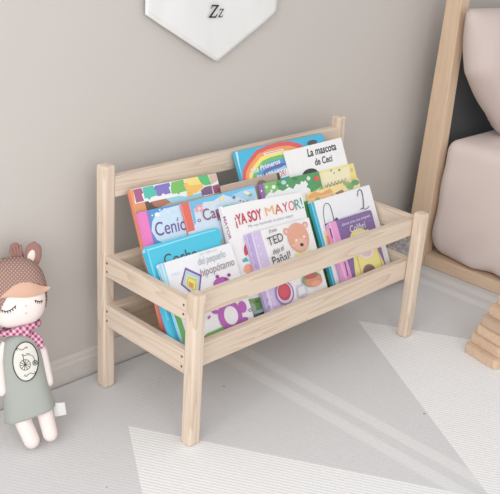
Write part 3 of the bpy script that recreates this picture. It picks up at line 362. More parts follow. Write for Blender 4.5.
 {'label': 'white picture book with a purple hippo,frontmost on the left of the rack','O': [0.0274,0.0437,0.142],'e': [0.99995,-0.00502,-0.00836],'up': [0.00975,0.51447,0.85745],'w': 0.1622,'h': 0.1582,'t': 0.0075,'col': (238,238,240),'spine': (159,211,233),'r': 0.005,'D': [((166,213,233),[(0.0004,0.158),(0.0002,0.1561),(0.0002,0.0002),(0.0048,0.0002),(0.0121,0.158)]),((209,233,242),[(0.0057,0.158),(0.0002,0.0326),(0.0002,0.0002),(0.0008,0.0002),(0.0079,0.158)]),((110,177,105),[(0.0002,0.0002),(0.0124,0.0002),(0.0104,0.0773),(0.0002,0.0802)]),((125,184,107),[(0.02,0.0002),(0.162,0.0002),(0.162,0.0165),(0.1268,0.0235),(0.0922,0.0256),(0.0527,0.0241),(0.0219,0.0136)]),((132,94,159),[(0.031,0.1157),(0.0519,0.0883),(0.0639,0.0921),(0.0793,0.1198),(0.0507,0.1406)]),((182,209,233),[(0.0348,0.1156),(0.0524,0.0925),(0.062,0.0952),(0.0747,0.1184),(0.0506,0.1359)]),((244,224,123),[(0.0398,0.1143),(0.0517,0.0962),(0.0599,0.0984),(0.069,0.1154),(0.0501,0.1282)]),((159,204,150),[(0.0427,0.1135),(0.0517,0.0989),(0.0581,0.1007),(0.0657,0.1145),(0.0508,0.1245)]),((244,224,123),[(0.0447,0.113),(0.0503,0.101),(0.0567,0.1019),(0.0631,0.1134),(0.0509,0.1218)]),((224,159,105),[(0.0458,0.1092),(0.0519,0.1023),(0.0571,0.1097),(0.0481,0.1165)]),((182,100,179),[(0.1336,0.0985),(0.1306,0.1019),(0.1257,0.1045),(0.1196,0.1061),(0.1131,0.1065),(0.1069,0.1056),(0.1017,0.1037),(0.0982,0.1008),(0.0968,0.0974),(0.0977,0.0938),(0.1006,0.0905),(0.1054,0.0879),(0.1114,0.0863),(0.118,0.0858),(0.1242,0.0866),(0.1295,0.0886),(0.1331,0.0915),(0.1345,0.0949)]),((182,100,179),[(0.1144,0.1102),(0.1128,0.1118),(0.1103,0.1125),(0.1079,0.1118),(0.1064,0.1102),(0.1064,0.1082),(0.1079,0.1066),(0.1104,0.1059),(0.1129,0.1065),(0.1144,0.1082)]),((182,100,179),[(0.14,0.1064),(0.1384,0.108),(0.1358,0.1087),(0.1333,0.108),(0.1318,0.1064),(0.1318,0.1044),(0.1334,0.1027),(0.1359,0.1021),(0.1384,0.1027),(0.14,0.1043)]),((182,100,179),[(0.1293,0.0866),(0.1255,0.0905),(0.1195,0.0936),(0.112,0.0955),(0.104,0.0961),(0.0963,0.0951),(0.0901,0.0929),(0.0858,0.0896),(0.0841,0.0857),(0.0852,0.0815),(0.0888,0.0777),(0.0947,0.0746),(0.1021,0.0726),(0.1101,0.072),(0.1178,0.0728),(0.1242,0.075),(0.1286,0.0784),(0.1303,0.0824)]),((182,100,179),[(0.1369,0.0458),(0.1325,0.0544),(0.1256,0.0609),(0.117,0.0646),(0.1077,0.0651),(0.099,0.0623),(0.0919,0.0566),(0.087,0.0487),(0.0852,0.0396),(0.0864,0.0302),(0.0906,0.0218),(0.0974,0.0152),(0.1058,0.0113),(0.115,0.0106),(0.1239,0.0132),(0.1313,0.0189),(0.1362,0.0268),(0.1382,0.0362)]),((182,100,179),[(0.0928,0.0509),(0.0918,0.0524),(0.0898,0.054),(0.087,0.0554),(0.0839,0.0565),(0.0808,0.0572),(0.078,0.0574),(0.076,0.057),(0.0749,0.0562),(0.0749,0.0549),(0.0759,0.0535),(0.0779,0.0519),(0.0806,0.0505),(0.0837,0.0494),(0.0869,0.0487),(0.0896,0.0485),(0.0917,0.0488),(0.0928,0.0497)]),((182,100,179),[(0.1127,0.025),(0.1108,0.0265),(0.108,0.0277),(0.1044,0.0285),(0.1006,0.0288),(0.097,0.0286),(0.094,0.0278),(0.0921,0.0267),(0.0913,0.0253),(0.0919,0.0238),(0.0937,0.0224),(0.0966,0.0212),(0.1001,0.0204),(0.1039,0.0201),(0.1075,0.0203),(0.1105,0.021),(0.1125,0.0221),(0.1133,0.0235)]),((182,100,179),[(0.1475,0.0245),(0.1458,0.0259),(0.1431,0.027),(0.1398,0.0277),(0.1363,0.028),(0.1329,0.0278),(0.1302,0.0271),(0.1284,0.0261),(0.1277,0.0248),(0.1282,0.0234),(0.1299,0.022),(0.1325,0.0209),(0.1358,0.0202),(0.1393,0.0199),(0.1427,0.0201),(0.1455,0.0207),(0.1473,0.0218),(0.148,0.0231)]),((182,100,179),[(0.1519,0.0481),(0.1505,0.0514),(0.1482,0.0539),(0.1453,0.0553),(0.1422,0.0555),(0.1391,0.0545),(0.1366,0.0523),(0.1348,0.0493),(0.1341,0.0458),(0.1344,0.0423),(0.1358,0.039),(0.1381,0.0365),(0.141,0.0351),(0.1441,0.0348),(0.1471,0.0358),(0.1497,0.038),(0.1515,0.041),(0.1523,0.0445)]),((236,233,236),[(0.1279,0.0427),(0.1255,0.0478),(0.1217,0.0518),(0.1168,0.0541),(0.1114,0.0546),(0.1062,0.0531),(0.1018,0.0498),(0.0988,0.0452),(0.0974,0.0398),(0.0979,0.0342),(0.1001,0.0291),(0.1039,0.0251),(0.1088,0.0227),(0.1142,0.0222),(0.1194,0.0236),(0.1238,0.0269),(0.1269,0.0315),(0.1283,0.037)]),((110,64,114),[(0.1039,0.0949),(0.1029,0.0958),(0.1014,0.0962),(0.0999,0.0959),(0.099,0.0951),(0.0991,0.094),(0.1001,0.0931),(0.1017,0.0927),(0.1032,0.093),(0.104,0.0938)]),((110,64,114),[(0.1119,0.1088),(0.1112,0.1096),(0.11,0.1099),(0.1088,0.1096),(0.1081,0.1089),(0.1081,0.1079),(0.1089,0.1071),(0.11,0.1068),(0.1112,0.1071),(0.1119,0.1079)]),((110,64,114),[(0.1381,0.1048),(0.1374,0.1056),(0.1362,0.1059),(0.135,0.1056),(0.1342,0.1049),(0.1343,0.1039),(0.135,0.1031),(0.1362,0.1028),(0.1374,0.1031),(0.1381,0.1039)]),((78,60,87),[(0.1274,0.1012),(0.1267,0.1018),(0.1256,0.1021),(0.1246,0.1019),(0.1239,0.1012),(0.124,0.1003),(0.1246,0.0996),(0.1257,0.0994),(0.1267,0.0996),(0.1274,0.1003)]),((182,100,179),[(0.0694,0.0485),(0.0698,0.0501),(0.0687,0.0511),(0.0666,0.051),(0.0642,0.0499),(0.0625,0.0482),(0.0622,0.0466),(0.0632,0.0456),(0.0653,0.0457),(0.0677,0.0468)]),((182,100,179),[(0.1612,0.0362),(0.1597,0.0378),(0.1572,0.0385),(0.1548,0.038),(0.1533,0.0364),(0.1534,0.0345),(0.1549,0.0329),(0.1573,0.0322),(0.1597,0.0327),(0.1612,0.0342)]),((238,238,240),[(0.159,0.0357),(0.1583,0.0364),(0.1573,0.0367),(0.1562,0.0365),(0.1555,0.0358),(0.1555,0.035),(0.1562,0.0342),(0.1573,0.0339),(0.1584,0.0342),(0.159,0.0348)]),((213,227,244),[(0.0364,0.1354),(0.0347,0.136),(0.0319,0.1366),(0.0286,0.1369),(0.025,0.137),(0.0217,0.1369),(0.0189,0.1366),(0.0171,0.136),(0.0165,0.1354),(0.0171,0.1347),(0.0188,0.134),(0.0215,0.1335),(0.0248,0.1331),(0.0284,0.133),(0.0317,0.1331),(0.0345,0.1335),(0.0363,0.134),(0.037,0.1346)]),((159,186,105),[(0.0486,0.014),(0.0626,0.015),(0.0611,0.0225),(0.0472,0.0214)])],'T': [('el libro',(200,209,217),(0.0864,0.1518),(0.1254,0.1515),(0.087,0.1567)),('del pequeño',(168,179,190),(0.0774,0.1368),(0.1406,0.1369),(0.0805,0.1497)),('hipopótamo',(148,134,141),(0.0758,0.1172),(0.1547,0.1189),(0.0779,0.1308))]},
 {'label': 'white picture book with a pink bear and a lilac band on its cover','O': [0.2246,0.0486,0.1452],'e': [0.99955,-0.01434,-0.0263],'up': [0.02996,0.47833,0.87767],'w': 0.1654,'h': 0.1569,'t': 0.0085,'col': (240,238,238),'spine': (195,177,220),'r': 0.001,'D': [((191,172,218),[(0.0002,0.1567),(0.0002,0.0002),(0.0235,0.0002),(0.0132,0.1567)]),((211,195,229),[(0.0131,0.1567),(0.0055,0.0002),(0.0419,0.0002),(0.0347,0.1567)]),((227,217,238),[(0.0097,0.0002),(0.0157,0.0002),(0.0145,0.1554),(0.0112,0.1553)]),((182,159,211),[(0.0045,0.1441),(0.0036,0.1456),(0.0019,0.146),(0.0002,0.1451),(0.0002,0.1393),(0.0012,0.1391),(0.003,0.1401),(0.0043,0.142)]),((182,159,211),[(0.0041,0.1294),(0.0032,0.1309),(0.0015,0.1313),(0.0002,0.1306),(0.0002,0.1246),(0.0008,0.1244),(0.0027,0.1254),(0.0039,0.1273)]),((182,159,211),[(0.0038,0.1147),(0.0028,0.1163),(0.0011,0.1166),(0.0002,0.1162),(0.0002,0.1098),(0.0004,0.1098),(0.0023,0.1107),(0.0035,0.1126)]),((182,159,211),[(0.0034,0.1),(0.0024,0.1016),(0.0007,0.102),(0.0002,0.1017),(0.0002,0.0952),(0.0019,0.096),(0.0032,0.0979)]),((182,159,211),[(0.0099,0.0356),(0.0089,0.0372),(0.0072,0.0376),(0.0054,0.0367),(0.0041,0.0349),(0.0039,0.0328),(0.0048,0.0312),(0.0065,0.0307),(0.0084,0.0316),(0.0097,0.0335)]),((182,159,211),[(0.0101,0.0226),(0.0092,0.0242),(0.0074,0.0246),(0.0056,0.0237),(0.0043,0.0219),(0.0041,0.0198),(0.0051,0.0182),(0.0068,0.0177),(0.0086,0.0186),(0.0099,0.0204)]),((224,211,236),[(0.023,0.1473),(0.0221,0.1485),(0.0205,0.1489),(0.0188,0.1481),(0.0178,0.1466),(0.0177,0.1449),(0.0186,0.1436),(0.0202,0.1433),(0.0218,0.144),(0.0229,0.1456)]),((224,211,236),[(0.0226,0.1325),(0.0217,0.1338),(0.0201,0.1341),(0.0185,0.1334),(0.0174,0.1318),(0.0173,0.1301),(0.0182,0.1288),(0.0198,0.1285),(0.0214,0.1292),(0.0225,0.1308)]),((224,211,236),[(0.0234,0.1174),(0.0225,0.1187),(0.0209,0.1191),(0.0193,0.1183),(0.0182,0.1168),(0.0181,0.1151),(0.019,0.1138),(0.0206,0.1135),(0.0222,0.1142),(0.0233,0.1157)]),((224,211,236),[(0.0219,0.1029),(0.0209,0.1042),(0.0194,0.1045),(0.0177,0.1038),(0.0166,0.1023),(0.0165,0.1006),(0.0174,0.0993),(0.019,0.0989),(0.0207,0.0997),(0.0218,0.1012)]),((224,211,236),[(0.0208,0.038),(0.0198,0.0393),(0.0183,0.0397),(0.0166,0.0391),(0.0155,0.0376),(0.0154,0.0359),(0.0163,0.0345),(0.0179,0.0341),(0.0196,0.0348),(0.0207,0.0363)]),((224,211,236),[(0.0227,0.0226),(0.0218,0.0239),(0.0202,0.0243),(0.0186,0.0237),(0.0175,0.0222),(0.0174,0.0205),(0.0183,0.0192),(0.0199,0.0188),(0.0215,0.0194),(0.0226,0.0209)]),((240,224,123),[(0.0755,0.0645),(0.1602,0.0546),(0.1601,0.0763),(0.1527,0.0936),(0.1404,0.0982),(0.128,0.095),(0.107,0.0976),(0.0866,0.0867)]),((224,164,143),[(0.1016,0.147),(0.0981,0.1495),(0.0938,0.1495),(0.0903,0.1471),(0.089,0.1432),(0.0903,0.1393),(0.0938,0.1368),(0.0981,0.1368),(0.1016,0.1392),(0.1029,0.1431)]),((224,164,143),[(0.1563,0.1477),(0.1534,0.1506),(0.1487,0.1515),(0.1441,0.1501),(0.1413,0.1468),(0.1414,0.143),(0.1443,0.1401),(0.1489,0.1392),(0.1536,0.1406),(0.1564,0.1439)]),((240,195,181),[(0.0992,0.1447),(0.0974,0.146),(0.0951,0.146),(0.0933,0.1447),(0.0926,0.1425),(0.0933,0.1403),(0.0951,0.139),(0.0973,0.139),(0.0991,0.1403),(0.0998,0.1425)]),((240,195,181),[(0.1525,0.1461),(0.151,0.1477),(0.1486,0.1482),(0.1462,0.1473),(0.1447,0.1456),(0.1447,0.1435),(0.1462,0.1419),(0.1486,0.1415),(0.151,0.1423),(0.1525,0.144)]),((226,168,145),[(0.149,0.1358),(0.1439,0.1443),(0.1363,0.1506),(0.1271,0.1538),(0.1175,0.1537),(0.1085,0.1503),(0.1014,0.1441),(0.0969,0.1357),(0.0954,0.1262),(0.0973,0.1167),(0.1022,0.1083),(0.1096,0.102),(0.1187,0.0986),(0.1283,0.0985),(0.1374,0.1017),(0.1447,0.1079),(0.1494,0.1164),(0.1509,0.1261)]),((233,184,161),[(0.1416,0.1152),(0.1388,0.1191),(0.1342,0.1222),(0.1284,0.1241),(0.122,0.1246),(0.1158,0.1236),(0.1106,0.1213),(0.107,0.1179),(0.1054,0.1139),(0.1059,0.1097),(0.1087,0.1058),(0.1132,0.1027),(0.119,0.1008),(0.1254,0.1003),(0.1316,0.1012),(0.1369,0.1035),(0.1406,0.1069),(0.1422,0.1109)]),((65,62,69),[(0.1311,0.1122),(0.1291,0.1138),(0.1261,0.1145),(0.1233,0.1139),(0.1217,0.1123),(0.1219,0.1103),(0.1239,0.1087),(0.1269,0.108),(0.1298,0.1086),(0.1314,0.1102)]),((245,244,240),[(0.1401,0.1255),(0.1391,0.1266),(0.1375,0.127),(0.1359,0.1264),(0.1349,0.1251),(0.1348,0.1236),(0.1358,0.1225),(0.1374,0.1222),(0.139,0.1228),(0.14,0.124)]),((245,244,240),[(0.1174,0.1232),(0.1166,0.1242),(0.1152,0.1245),(0.1137,0.124),(0.1128,0.1228),(0.1128,0.1214),(0.1136,0.1204),(0.115,0.1201),(0.1165,0.1207),(0.1174,0.1219)]),((240,186,177),[(0.1074,0.1143),(0.1057,0.1155),(0.1032,0.116),(0.1009,0.1157),(0.0996,0.1146),(0.0999,0.1132),(0.1016,0.112),(0.1041,0.1114),(0.1064,0.1118),(0.1077,0.1129)]),((159,123,186),[(0.0746,0.0405),(0.0717,0.0476),(0.0663,0.0532),(0.0592,0.0568),(0.0512,0.0578),(0.0433,0.0563),(0.0364,0.0523),(0.0313,0.0464),(0.0287,0.0393),(0.0288,0.0319),(0.0317,0.0249),(0.0369,0.0192),(0.0439,0.0156),(0.0519,0.0144),(0.0599,0.0158),(0.0669,0.0197),(0.0721,0.0256),(0.0748,0.0329)]),((217,209,227),[(0.0714,0.04),(0.0689,0.0463),(0.0643,0.0513),(0.0582,0.0544),(0.0513,0.0553),(0.0445,0.0539),(0.0385,0.0504),(0.0342,0.0452),(0.0319,0.0389),(0.032,0.0323),(0.0344,0.0261),(0.0389,0.0212),(0.0449,0.018),(0.0517,0.0169),(0.0586,0.0182),(0.0647,0.0217),(0.0691,0.027),(0.0715,0.0333)]),((191,78,100),[(0.0674,0.0414),(0.0653,0.0466),(0.0615,0.0507),(0.0565,0.0533),(0.0508,0.0541),(0.0452,0.0529),(0.0403,0.05),(0.0366,0.0456),(0.0348,0.0404),(0.0348,0.0349),(0.0368,0.0298),(0.0405,0.0257),(0.0455,0.0231),(0.0511,0.0222),(0.0568,0.0233),(0.0618,0.0262),(0.0655,0.0306),(0.0674,0.0359)]),((209,89,103),[(0.0628,0.0427),(0.0613,0.0467),(0.0585,0.0499),(0.0546,0.0519),(0.0503,0.0525),(0.0461,0.0515),(0.0423,0.0493),(0.0396,0.0459),(0.0381,0.0419),(0.0381,0.0376),(0.0396,0.0337),(0.0424,0.0305),(0.0462,0.0285),(0.0505,0.0279),(0.0548,0.0287),(0.0586,0.031),(0.0614,0.0344),(0.0628,0.0384)]),((208,204,220),[(0.0799,0.0196),(0.1005,0.0164),(0.1096,0.0257),(0.1068,0.0399),(0.0854,0.0411)]),((233,231,238),[(0.0837,0.0225),(0.1032,0.0234),(0.1026,0.0361),(0.0878,0.0367)]),((132,168,110),[(0.1529,0.047),(0.1484,0.0515),(0.1413,0.0551),(0.1326,0.0572),(0.1234,0.0577),(0.1148,0.0565),(0.1077,0.0538),(0.1031,0.0498),(0.1014,0.0451),(0.1028,0.0403),(0.1072,0.0358),(0.1141,0.0323),(0.1227,0.0301),(0.1319,0.0295),(0.1406,0.0306),(0.1479,0.0333),(0.1527,0.0373),(0.1544,0.042)]),((217,146,123),[(0.1533,0.0423),(0.1494,0.046),(0.1434,0.0488),(0.136,0.0506),(0.1281,0.051),(0.1207,0.0501),(0.1147,0.0479),(0.1108,0.0448),(0.1093,0.0411),(0.1105,0.0372),(0.1143,0.0336),(0.1202,0.0307),(0.1275,0.0289),(0.1354,0.0284),(0.1428,0.0292),(0.149,0.0314),(0.1531,0.0345),(0.1546,0.0383)]),((182,103,100),[(0.1449,0.0506),(0.1417,0.0523),(0.1367,0.0536),(0.1306,0.0545),(0.1242,0.0549),(0.1182,0.0546),(0.1132,0.0538),(0.11,0.0525),(0.1089,0.0509),(0.1099,0.0492),(0.1131,0.0476),(0.1179,0.0462),(0.1239,0.0453),(0.1304,0.0449),(0.1365,0.0451),(0.1415,0.046),(0.1448,0.0472),(0.146,0.0489)]),((227,164,141),[(0.1478,0.0352),(0.1455,0.037),(0.142,0.0385),(0.1376,0.0395),(0.133,0.0397),(0.1286,0.0393),(0.1251,0.0383),(0.1227,0.0367),(0.1219,0.0349),(0.1226,0.0329),(0.1249,0.0311),(0.1284,0.0296),(0.1327,0.0286),(0.1373,0.0283),(0.1417,0.0287),(0.1453,0.0298),(0.1477,0.0313),(0.1486,0.0332)])],'T': [('El osito',(71,71,76),(0.0529,0.1479),(0.0728,0.1487),(0.0537,0.1547)),('TED',(71,71,76),(0.0438,0.1254),(0.0837,0.1284),(0.0426,0.1415)),('deja el',(71,71,76),(0.0486,0.1084),(0.0774,0.1116),(0.0497,0.1185)),('Pañal!',(71,71,76),(0.0422,0.0891),(0.0899,0.0917),(0.042,0.106))]},
 {'label': 'white picture book with thin looping black lines and a turquoise spine','O': [0.4162,0.0552,0.1412],'e': [1.0,-2e-05,-4e-05],'up': [5e-05,0.46135,0.88722],'w': 0.181,'h': 0.1788,'t': 0.0095,'col': (238,238,240),'spine': (65,182,209),'r': 0.001,'D': [((65,182,209),[(0.0002,0.1786),(0.0002,0.0002),(0.0059,0.0002),(0.008,0.1786)]),((96,200,222),[(0.0002,0.1786),(0.0002,0.0002),(0.0005,0.0002),(0.0029,0.1786)]),((87,82,100),[(0.0227,0.1261),(0.024,0.1408),(0.0221,0.1409),(0.0209,0.1263)]),((87,82,100),[(0.0238,0.1399),(0.0271,0.1542),(0.0253,0.1544),(0.022,0.1402)]),((87,82,100),[(0.0268,0.1532),(0.0334,0.1648),(0.0317,0.1653),(0.025,0.1537)]),((87,82,100),[(0.0325,0.1639),(0.0393,0.1681),(0.0381,0.169),(0.0312,0.1649)]),((87,82,100),[(0.0375,0.1677),(0.045,0.1669),(0.0453,0.1681),(0.0377,0.169)]),((87,82,100),[(0.0434,0.1676),(0.0484,0.1625),(0.0499,0.1632),(0.045,0.1683)]),((87,82,100),[(0.0478,0.1636),(0.049,0.1544),(0.0509,0.1545),(0.0497,0.1637)]),((87,82,100),[(0.049,0.1554),(0.0485,0.1424),(0.0504,0.1423),(0.0509,0.1553)]),((87,82,100),[(0.0486,0.1432),(0.0481,0.1303),(0.05,0.1302),(0.0504,0.1432)]),((100,82,107),[(0.1367,0.1632),(0.1418,0.1728),(0.1395,0.1733),(0.1344,0.1638)]),((100,82,107),[(0.1405,0.1716),(0.1475,0.1751),(0.146,0.1764),(0.1389,0.1729)]),((100,82,107),[(0.1447,0.1752),(0.1512,0.1715),(0.1528,0.1727),(0.1462,0.1764)]),((100,82,107),[(0.1501,0.173),(0.1503,0.1624),(0.1528,0.1624),(0.1526,0.173)]),((100,82,107),[(0.1505,0.1636),(0.1465,0.1486),(0.149,0.1482),(0.1529,0.1633)]),((100,82,107),[(0.1469,0.1497),(0.1426,0.1379),(0.145,0.1374),(0.1493,0.1492)]),((100,82,107),[(0.1444,0.1391),(0.135,0.1373),(0.1358,0.1357),(0.1452,0.1375)]),((87,82,100),[(0.1324,0.1354),(0.1405,0.1367),(0.14,0.1379),(0.1319,0.1366)]),((87,82,100),[(0.1386,0.1369),(0.1464,0.1331),(0.1475,0.1341),(0.1397,0.1379)]),((87,82,100),[(0.1459,0.1332),(0.1537,0.1333),(0.1536,0.1346),(0.1457,0.1345)]),((87,82,100),[(0.1529,0.1332),(0.1618,0.1364),(0.1608,0.1375),(0.152,0.1343)]),((100,82,107),[(0.0602,0.1334),(0.0585,0.1351),(0.0557,0.1357),(0.053,0.135),(0.0513,0.1332),(0.0514,0.1311),(0.0531,0.1293),(0.0559,0.1287),(0.0586,0.1295),(0.0603,0.1313)]),((240,217,141),[(0.009,0.0552),(0.0179,0.0549),(0.0225,0.1174),(0.014,0.1183)]),((236,159,96),[(0.0129,0.0864),(0.0191,0.0869),(0.0196,0.108),(0.0143,0.1082)])],'T': []},
 {'label': 'purple board book with white title and pink spine,frontmost on the right','O': [0.4346,0.0442,0.1412],'e': [0.99997,-0.00354,-0.00682],'up': [0.00768,0.46134,0.88719],'w': 0.1348,'h': 0.1359,'t': 0.0076,'col': (136,109,163),'spine': (236,164,215),'r': 0.005,'D': [((236,164,215),[(0.0002,0.1357),(0.0002,0.0002),(0.0283,0.0002),(0.0237,0.1357)]),((245,195,229),[(0.0027,0.1357),(0.0077,0.0002),(0.0117,0.0002),(0.0065,0.1357)]),((110,78,114),[(0.0002,0.1057),(0.0036,0.1057),(0.0039,0.1257),(0.0002,0.1256)]),((110,78,114),[(0.0147,0.0265),(0.018,0.0256),(0.0194,0.0537),(0.016,0.0545)]),((238,227,150),[(0.1041,0.0966),(0.0994,0.1014),(0.0922,0.1051),(0.0834,0.1074),(0.074,0.1079),(0.0652,0.1066),(0.0581,0.1037),(0.0533,0.0995),(0.0516,0.0945),(0.053,0.0893),(0.0575,0.0846),(0.0645,0.0809),(0.0732,0.0785),(0.0826,0.0779),(0.0915,0.0792),(0.0989,0.0821),(0.1038,0.0863),(0.1056,0.0914)]),((238,227,150),[(0.0321,0.0002),(0.134,0.0002),(0.1342,0.0086),(0.1102,0.1004),(0.0553,0.0981)]),((209,195,110),[(0.0534,0.0002),(0.0576,0.0002),(0.0573,0.0649),(0.0545,0.0655)]),((209,195,110),[(0.1214,0.0002),(0.1256,0.0002),(0.1232,0.0534),(0.1202,0.0541)]),((244,222,227),[(0.1006,0.0912),(0.0974,0.0953),(0.0924,0.0985),(0.0862,0.1004),(0.0796,0.1008),(0.0734,0.0996),(0.0683,0.097),(0.065,0.0933),(0.0637,0.089),(0.0647,0.0845),(0.0679,0.0804),(0.0728,0.0772),(0.0789,0.0753),(0.0855,0.0749),(0.0918,0.076),(0.0969,0.0786),(0.1004,0.0823),(0.1017,0.0867)]),((244,224,227),[(0.108,0.0605),(0.1043,0.0647),(0.0984,0.0682),(0.0911,0.0704),(0.0833,0.0711),(0.0758,0.0702),(0.0696,0.0679),(0.0654,0.0644),(0.0637,0.0601),(0.0647,0.0556),(0.0683,0.0514),(0.074,0.0479),(0.0812,0.0457),(0.0891,0.0449),(0.0966,0.0457),(0.1029,0.048),(0.1072,0.0515),(0.109,0.0559)]),((227,200,208),[(0.1013,0.0569),(0.0988,0.0593),(0.0949,0.0613),(0.09,0.0626),(0.0848,0.0631),(0.0798,0.0627),(0.0757,0.0615),(0.0729,0.0596),(0.0718,0.0572),(0.0725,0.0547),(0.075,0.0523),(0.0788,0.0503),(0.0837,0.049),(0.0889,0.0485),(0.0939,0.0488),(0.0981,0.0501),(0.1009,0.052),(0.102,0.0543)]),((159,132,123),[(0.0989,0.0231),(0.0961,0.0274),(0.0914,0.031),(0.0854,0.0333),(0.0788,0.0341),(0.0725,0.0334),(0.0671,0.0312),(0.0634,0.0278),(0.0617,0.0235),(0.0622,0.019),(0.0649,0.0148),(0.0695,0.0112),(0.0755,0.0089),(0.082,0.008),(0.0884,0.0087),(0.0939,0.0109),(0.0977,0.0143),(0.0994,0.0186)]),((130,107,103),[(0.0557,0.0002),(0.0943,0.0002),(0.1005,0.015),(0.0927,0.0273),(0.0789,0.0328),(0.0619,0.0226)]),((159,139,190),[(0.0422,0.1222),(0.0414,0.1229),(0.0402,0.1232),(0.0391,0.1229),(0.0384,0.1222),(0.0384,0.1214),(0.0392,0.1207),(0.0404,0.1204),(0.0416,0.1207),(0.0423,0.1214)]),((159,139,190),[(0.0554,0.1092),(0.0546,0.1099),(0.0534,0.1101),(0.0522,0.1099),(0.0515,0.1092),(0.0516,0.1083),(0.0524,0.1076),(0.0536,0.1074),(0.0548,0.1076),(0.0555,0.1083)]),((159,139,190),[(0.1216,0.1155),(0.1208,0.1162),(0.1195,0.1165),(0.1182,0.1162),(0.1175,0.1155),(0.1176,0.1147),(0.1184,0.114),(0.1197,0.1137),(0.1209,0.1139),(0.1217,0.1146)]),((159,139,190),[(0.1053,0.1075),(0.1045,0.1082),(0.1032,0.1085),(0.102,0.1083),(0.1013,0.1076),(0.1013,0.1067),(0.1022,0.106),(0.1034,0.1057),(0.1047,0.106),(0.1054,0.1067)])],'T': [('Ahora eres una amiguita',(240,238,240),(0.0343,0.1219),(0.1246,0.1233),(0.0346,0.1273)),('Colibrí',(240,238,240),(0.055,0.1049),(0.104,0.1049),(0.0562,0.1184))]},
]

PAGE = flat((236, 232, 224), .8)
for bk in BOOKS:
    e = Vector(bk['e']).normalized(); up = Vector(bk['up']); up = (up - e*up.dot(e)).normalized(); y = up.cross(e)
    mat = Matrix((e, y, up)).transposed().to_4x4(); mat.translation = Vector(bk['O'])
    t, w, h, r = bk['t'], bk['w'], bk['h'], bk['r']
    root = thing('picture_book', bk['label'], 'book', mat, 'picture books leaning in the pine rack')
    ct = min(.0012, t*.22)
    cols = [tuple(bk['col'])]; 
    def ci(c):
        c = tuple(c)
        if c not in cols: cols.append(c)
        return cols.index(c)
    bm = bmesh.new()
    slab(bm, rrect(w, h, r), 0, ct, 0)
    for k, (c, P) in enumerate(bk['D']):
        vs = [bm.verts.new((x, -.00008*(k+1), z)) for x, z in P]
        try: f = bm.faces.new(vs)
        except ValueError: continue
        f.material_index = ci(c); f.tag = True; f.normal_update()
        if f.normal.y > 0: f.normal_flip()
    cover = obj('front_cover', bm, [flat(c, .38, .45) for c in cols], root, local=True)
    bm = bmesh.new(); slab(bm, rrect(w, h, r), t-ct, t, 0)
    obj('back_cover', bm, flat(tuple(bk['col']), .4), root, local=True)
    bm = bmesh.new(); rr = max(r, .0012)
    box(bm, -.0004, ct, .0002, t-.0002, rr, h-rr, bev=min(.0009, t*.2))
    obj('spine', bm, flat(tuple(bk['spine']), .38, .45), root, local=True)
    bm = bmesh.new(); slab(bm, rrect(w-ct-.003, h-.004, max(r-.001, .0005), ct, .002), ct, t-ct, 0)
    obj('pages', bm, PAGE, root, local=True)
    if bk['T']:
        bm = bmesh.new(); tc_ = []
        yy = -.00008*(len(bk['D'])+2)
        for (txt, c, a, b2, c2) in bk['T']:
            c = tuple(c)
            if c not in tc_: tc_.append(c)
            script = len(txt) > 15
            lettering(bm, txt, a, (b2[0]-a[0], b2[1]-a[1]), (c2[0]-a[0], c2[1]-a[1]), tc_.index(c), bold=.0 if script else (.025 if txt.isupper() and len(txt) > 4 or txt in ('La mascota', 'de Ceci', 'Mis Primeros') else .0), italic=.25 if script else 0, y=yy)
        obj('title_lettering', bm, [flat(c, .45) for c in tc_], cover, local=True)

# ------------------------------------------------------------------ white pennant on the wall
PX, PZ = .3006, .5517
pen = thing('wall_pennant', 'white cotton pennant with a pointed lower end hanging on the wall', 'pennant', Matrix.Translation((PX, YW-.012, PZ)))
bm = bmesh.new()
HWL, HWR, zs, zr, ztop = .1690, .1500, .0945, .0825, .40
nx, nz_ = 36, 56
def pen_low(x):
    return (zs if x < 0 else zr) * (abs(x) / (HWL if x < 0 else HWR)) ** 1.04
def pen_y(x, z, front):
    wv_ = .0016*math.sin(x*34 + z*9) + .0018*noise.noise(Vector((x*11, z*9, 2.0))) + .0012*noise.noise(Vector((x*40, z*14, 5.0)))
    return wv_ + (0 if front else .0016)
for front in (True, False):
    G = []
    for i in range(nx+1):
        x = -HWL + (HWL+HWR)*i/nx
        z0 = pen_low(x)
        G.append([bm.verts.new((x, pen_y(x, z0+(ztop-z0)*j/nz_, front), z0+(ztop-z0)*j/nz_)) for j in range(nz_+1)])
    for i in range(nx):
        for j in range(nz_):
            q = (G[i][j], G[i+1][j], G[i+1][j+1], G[i][j+1])
            bm.faces.new(q if front else q[::-1])
    if front: GF = G
    else:
        edge = lambda G: [G[i][0] for i in range(nx+1)] + [G[nx][j] for j in range(1, nz_+1)] + [G[i][nz_] for i in range(nx-1, -1, -1)] + [G[0][j] for j in range(nz_-1, 0, -1)]
        a, b_ = edge(GF), edge(G)
        for i in range(len(a)):
            j = (i+1) % len(a); bm.faces.new((a[j], a[i], b_[i], b_[j]))
pcloth = cloth('white_cotton', (229, 228, 226), 1200, .1)
pc = obj('cloth_panel', bm, pcloth, pen, local=True, smooth=True)
bm = bmesh.new()                                           # stitched hem along the pointed edge
tube(bm, [(-HWL+.004+(HWL+HWR-.008)*i/40, pen_y(-HWL+(HWL+HWR)*i/40, pen_low(-HWL+(HWL+HWR)*i/40)+.006, True)-.0003, pen_low(-HWL+(HWL+HWR)*i/40)+.006) for i in range(41)], .0004, 5)
obj('hem_stitching', bm, flat((214, 211, 207), .9), pc, local=True)
bm = bmesh.new()
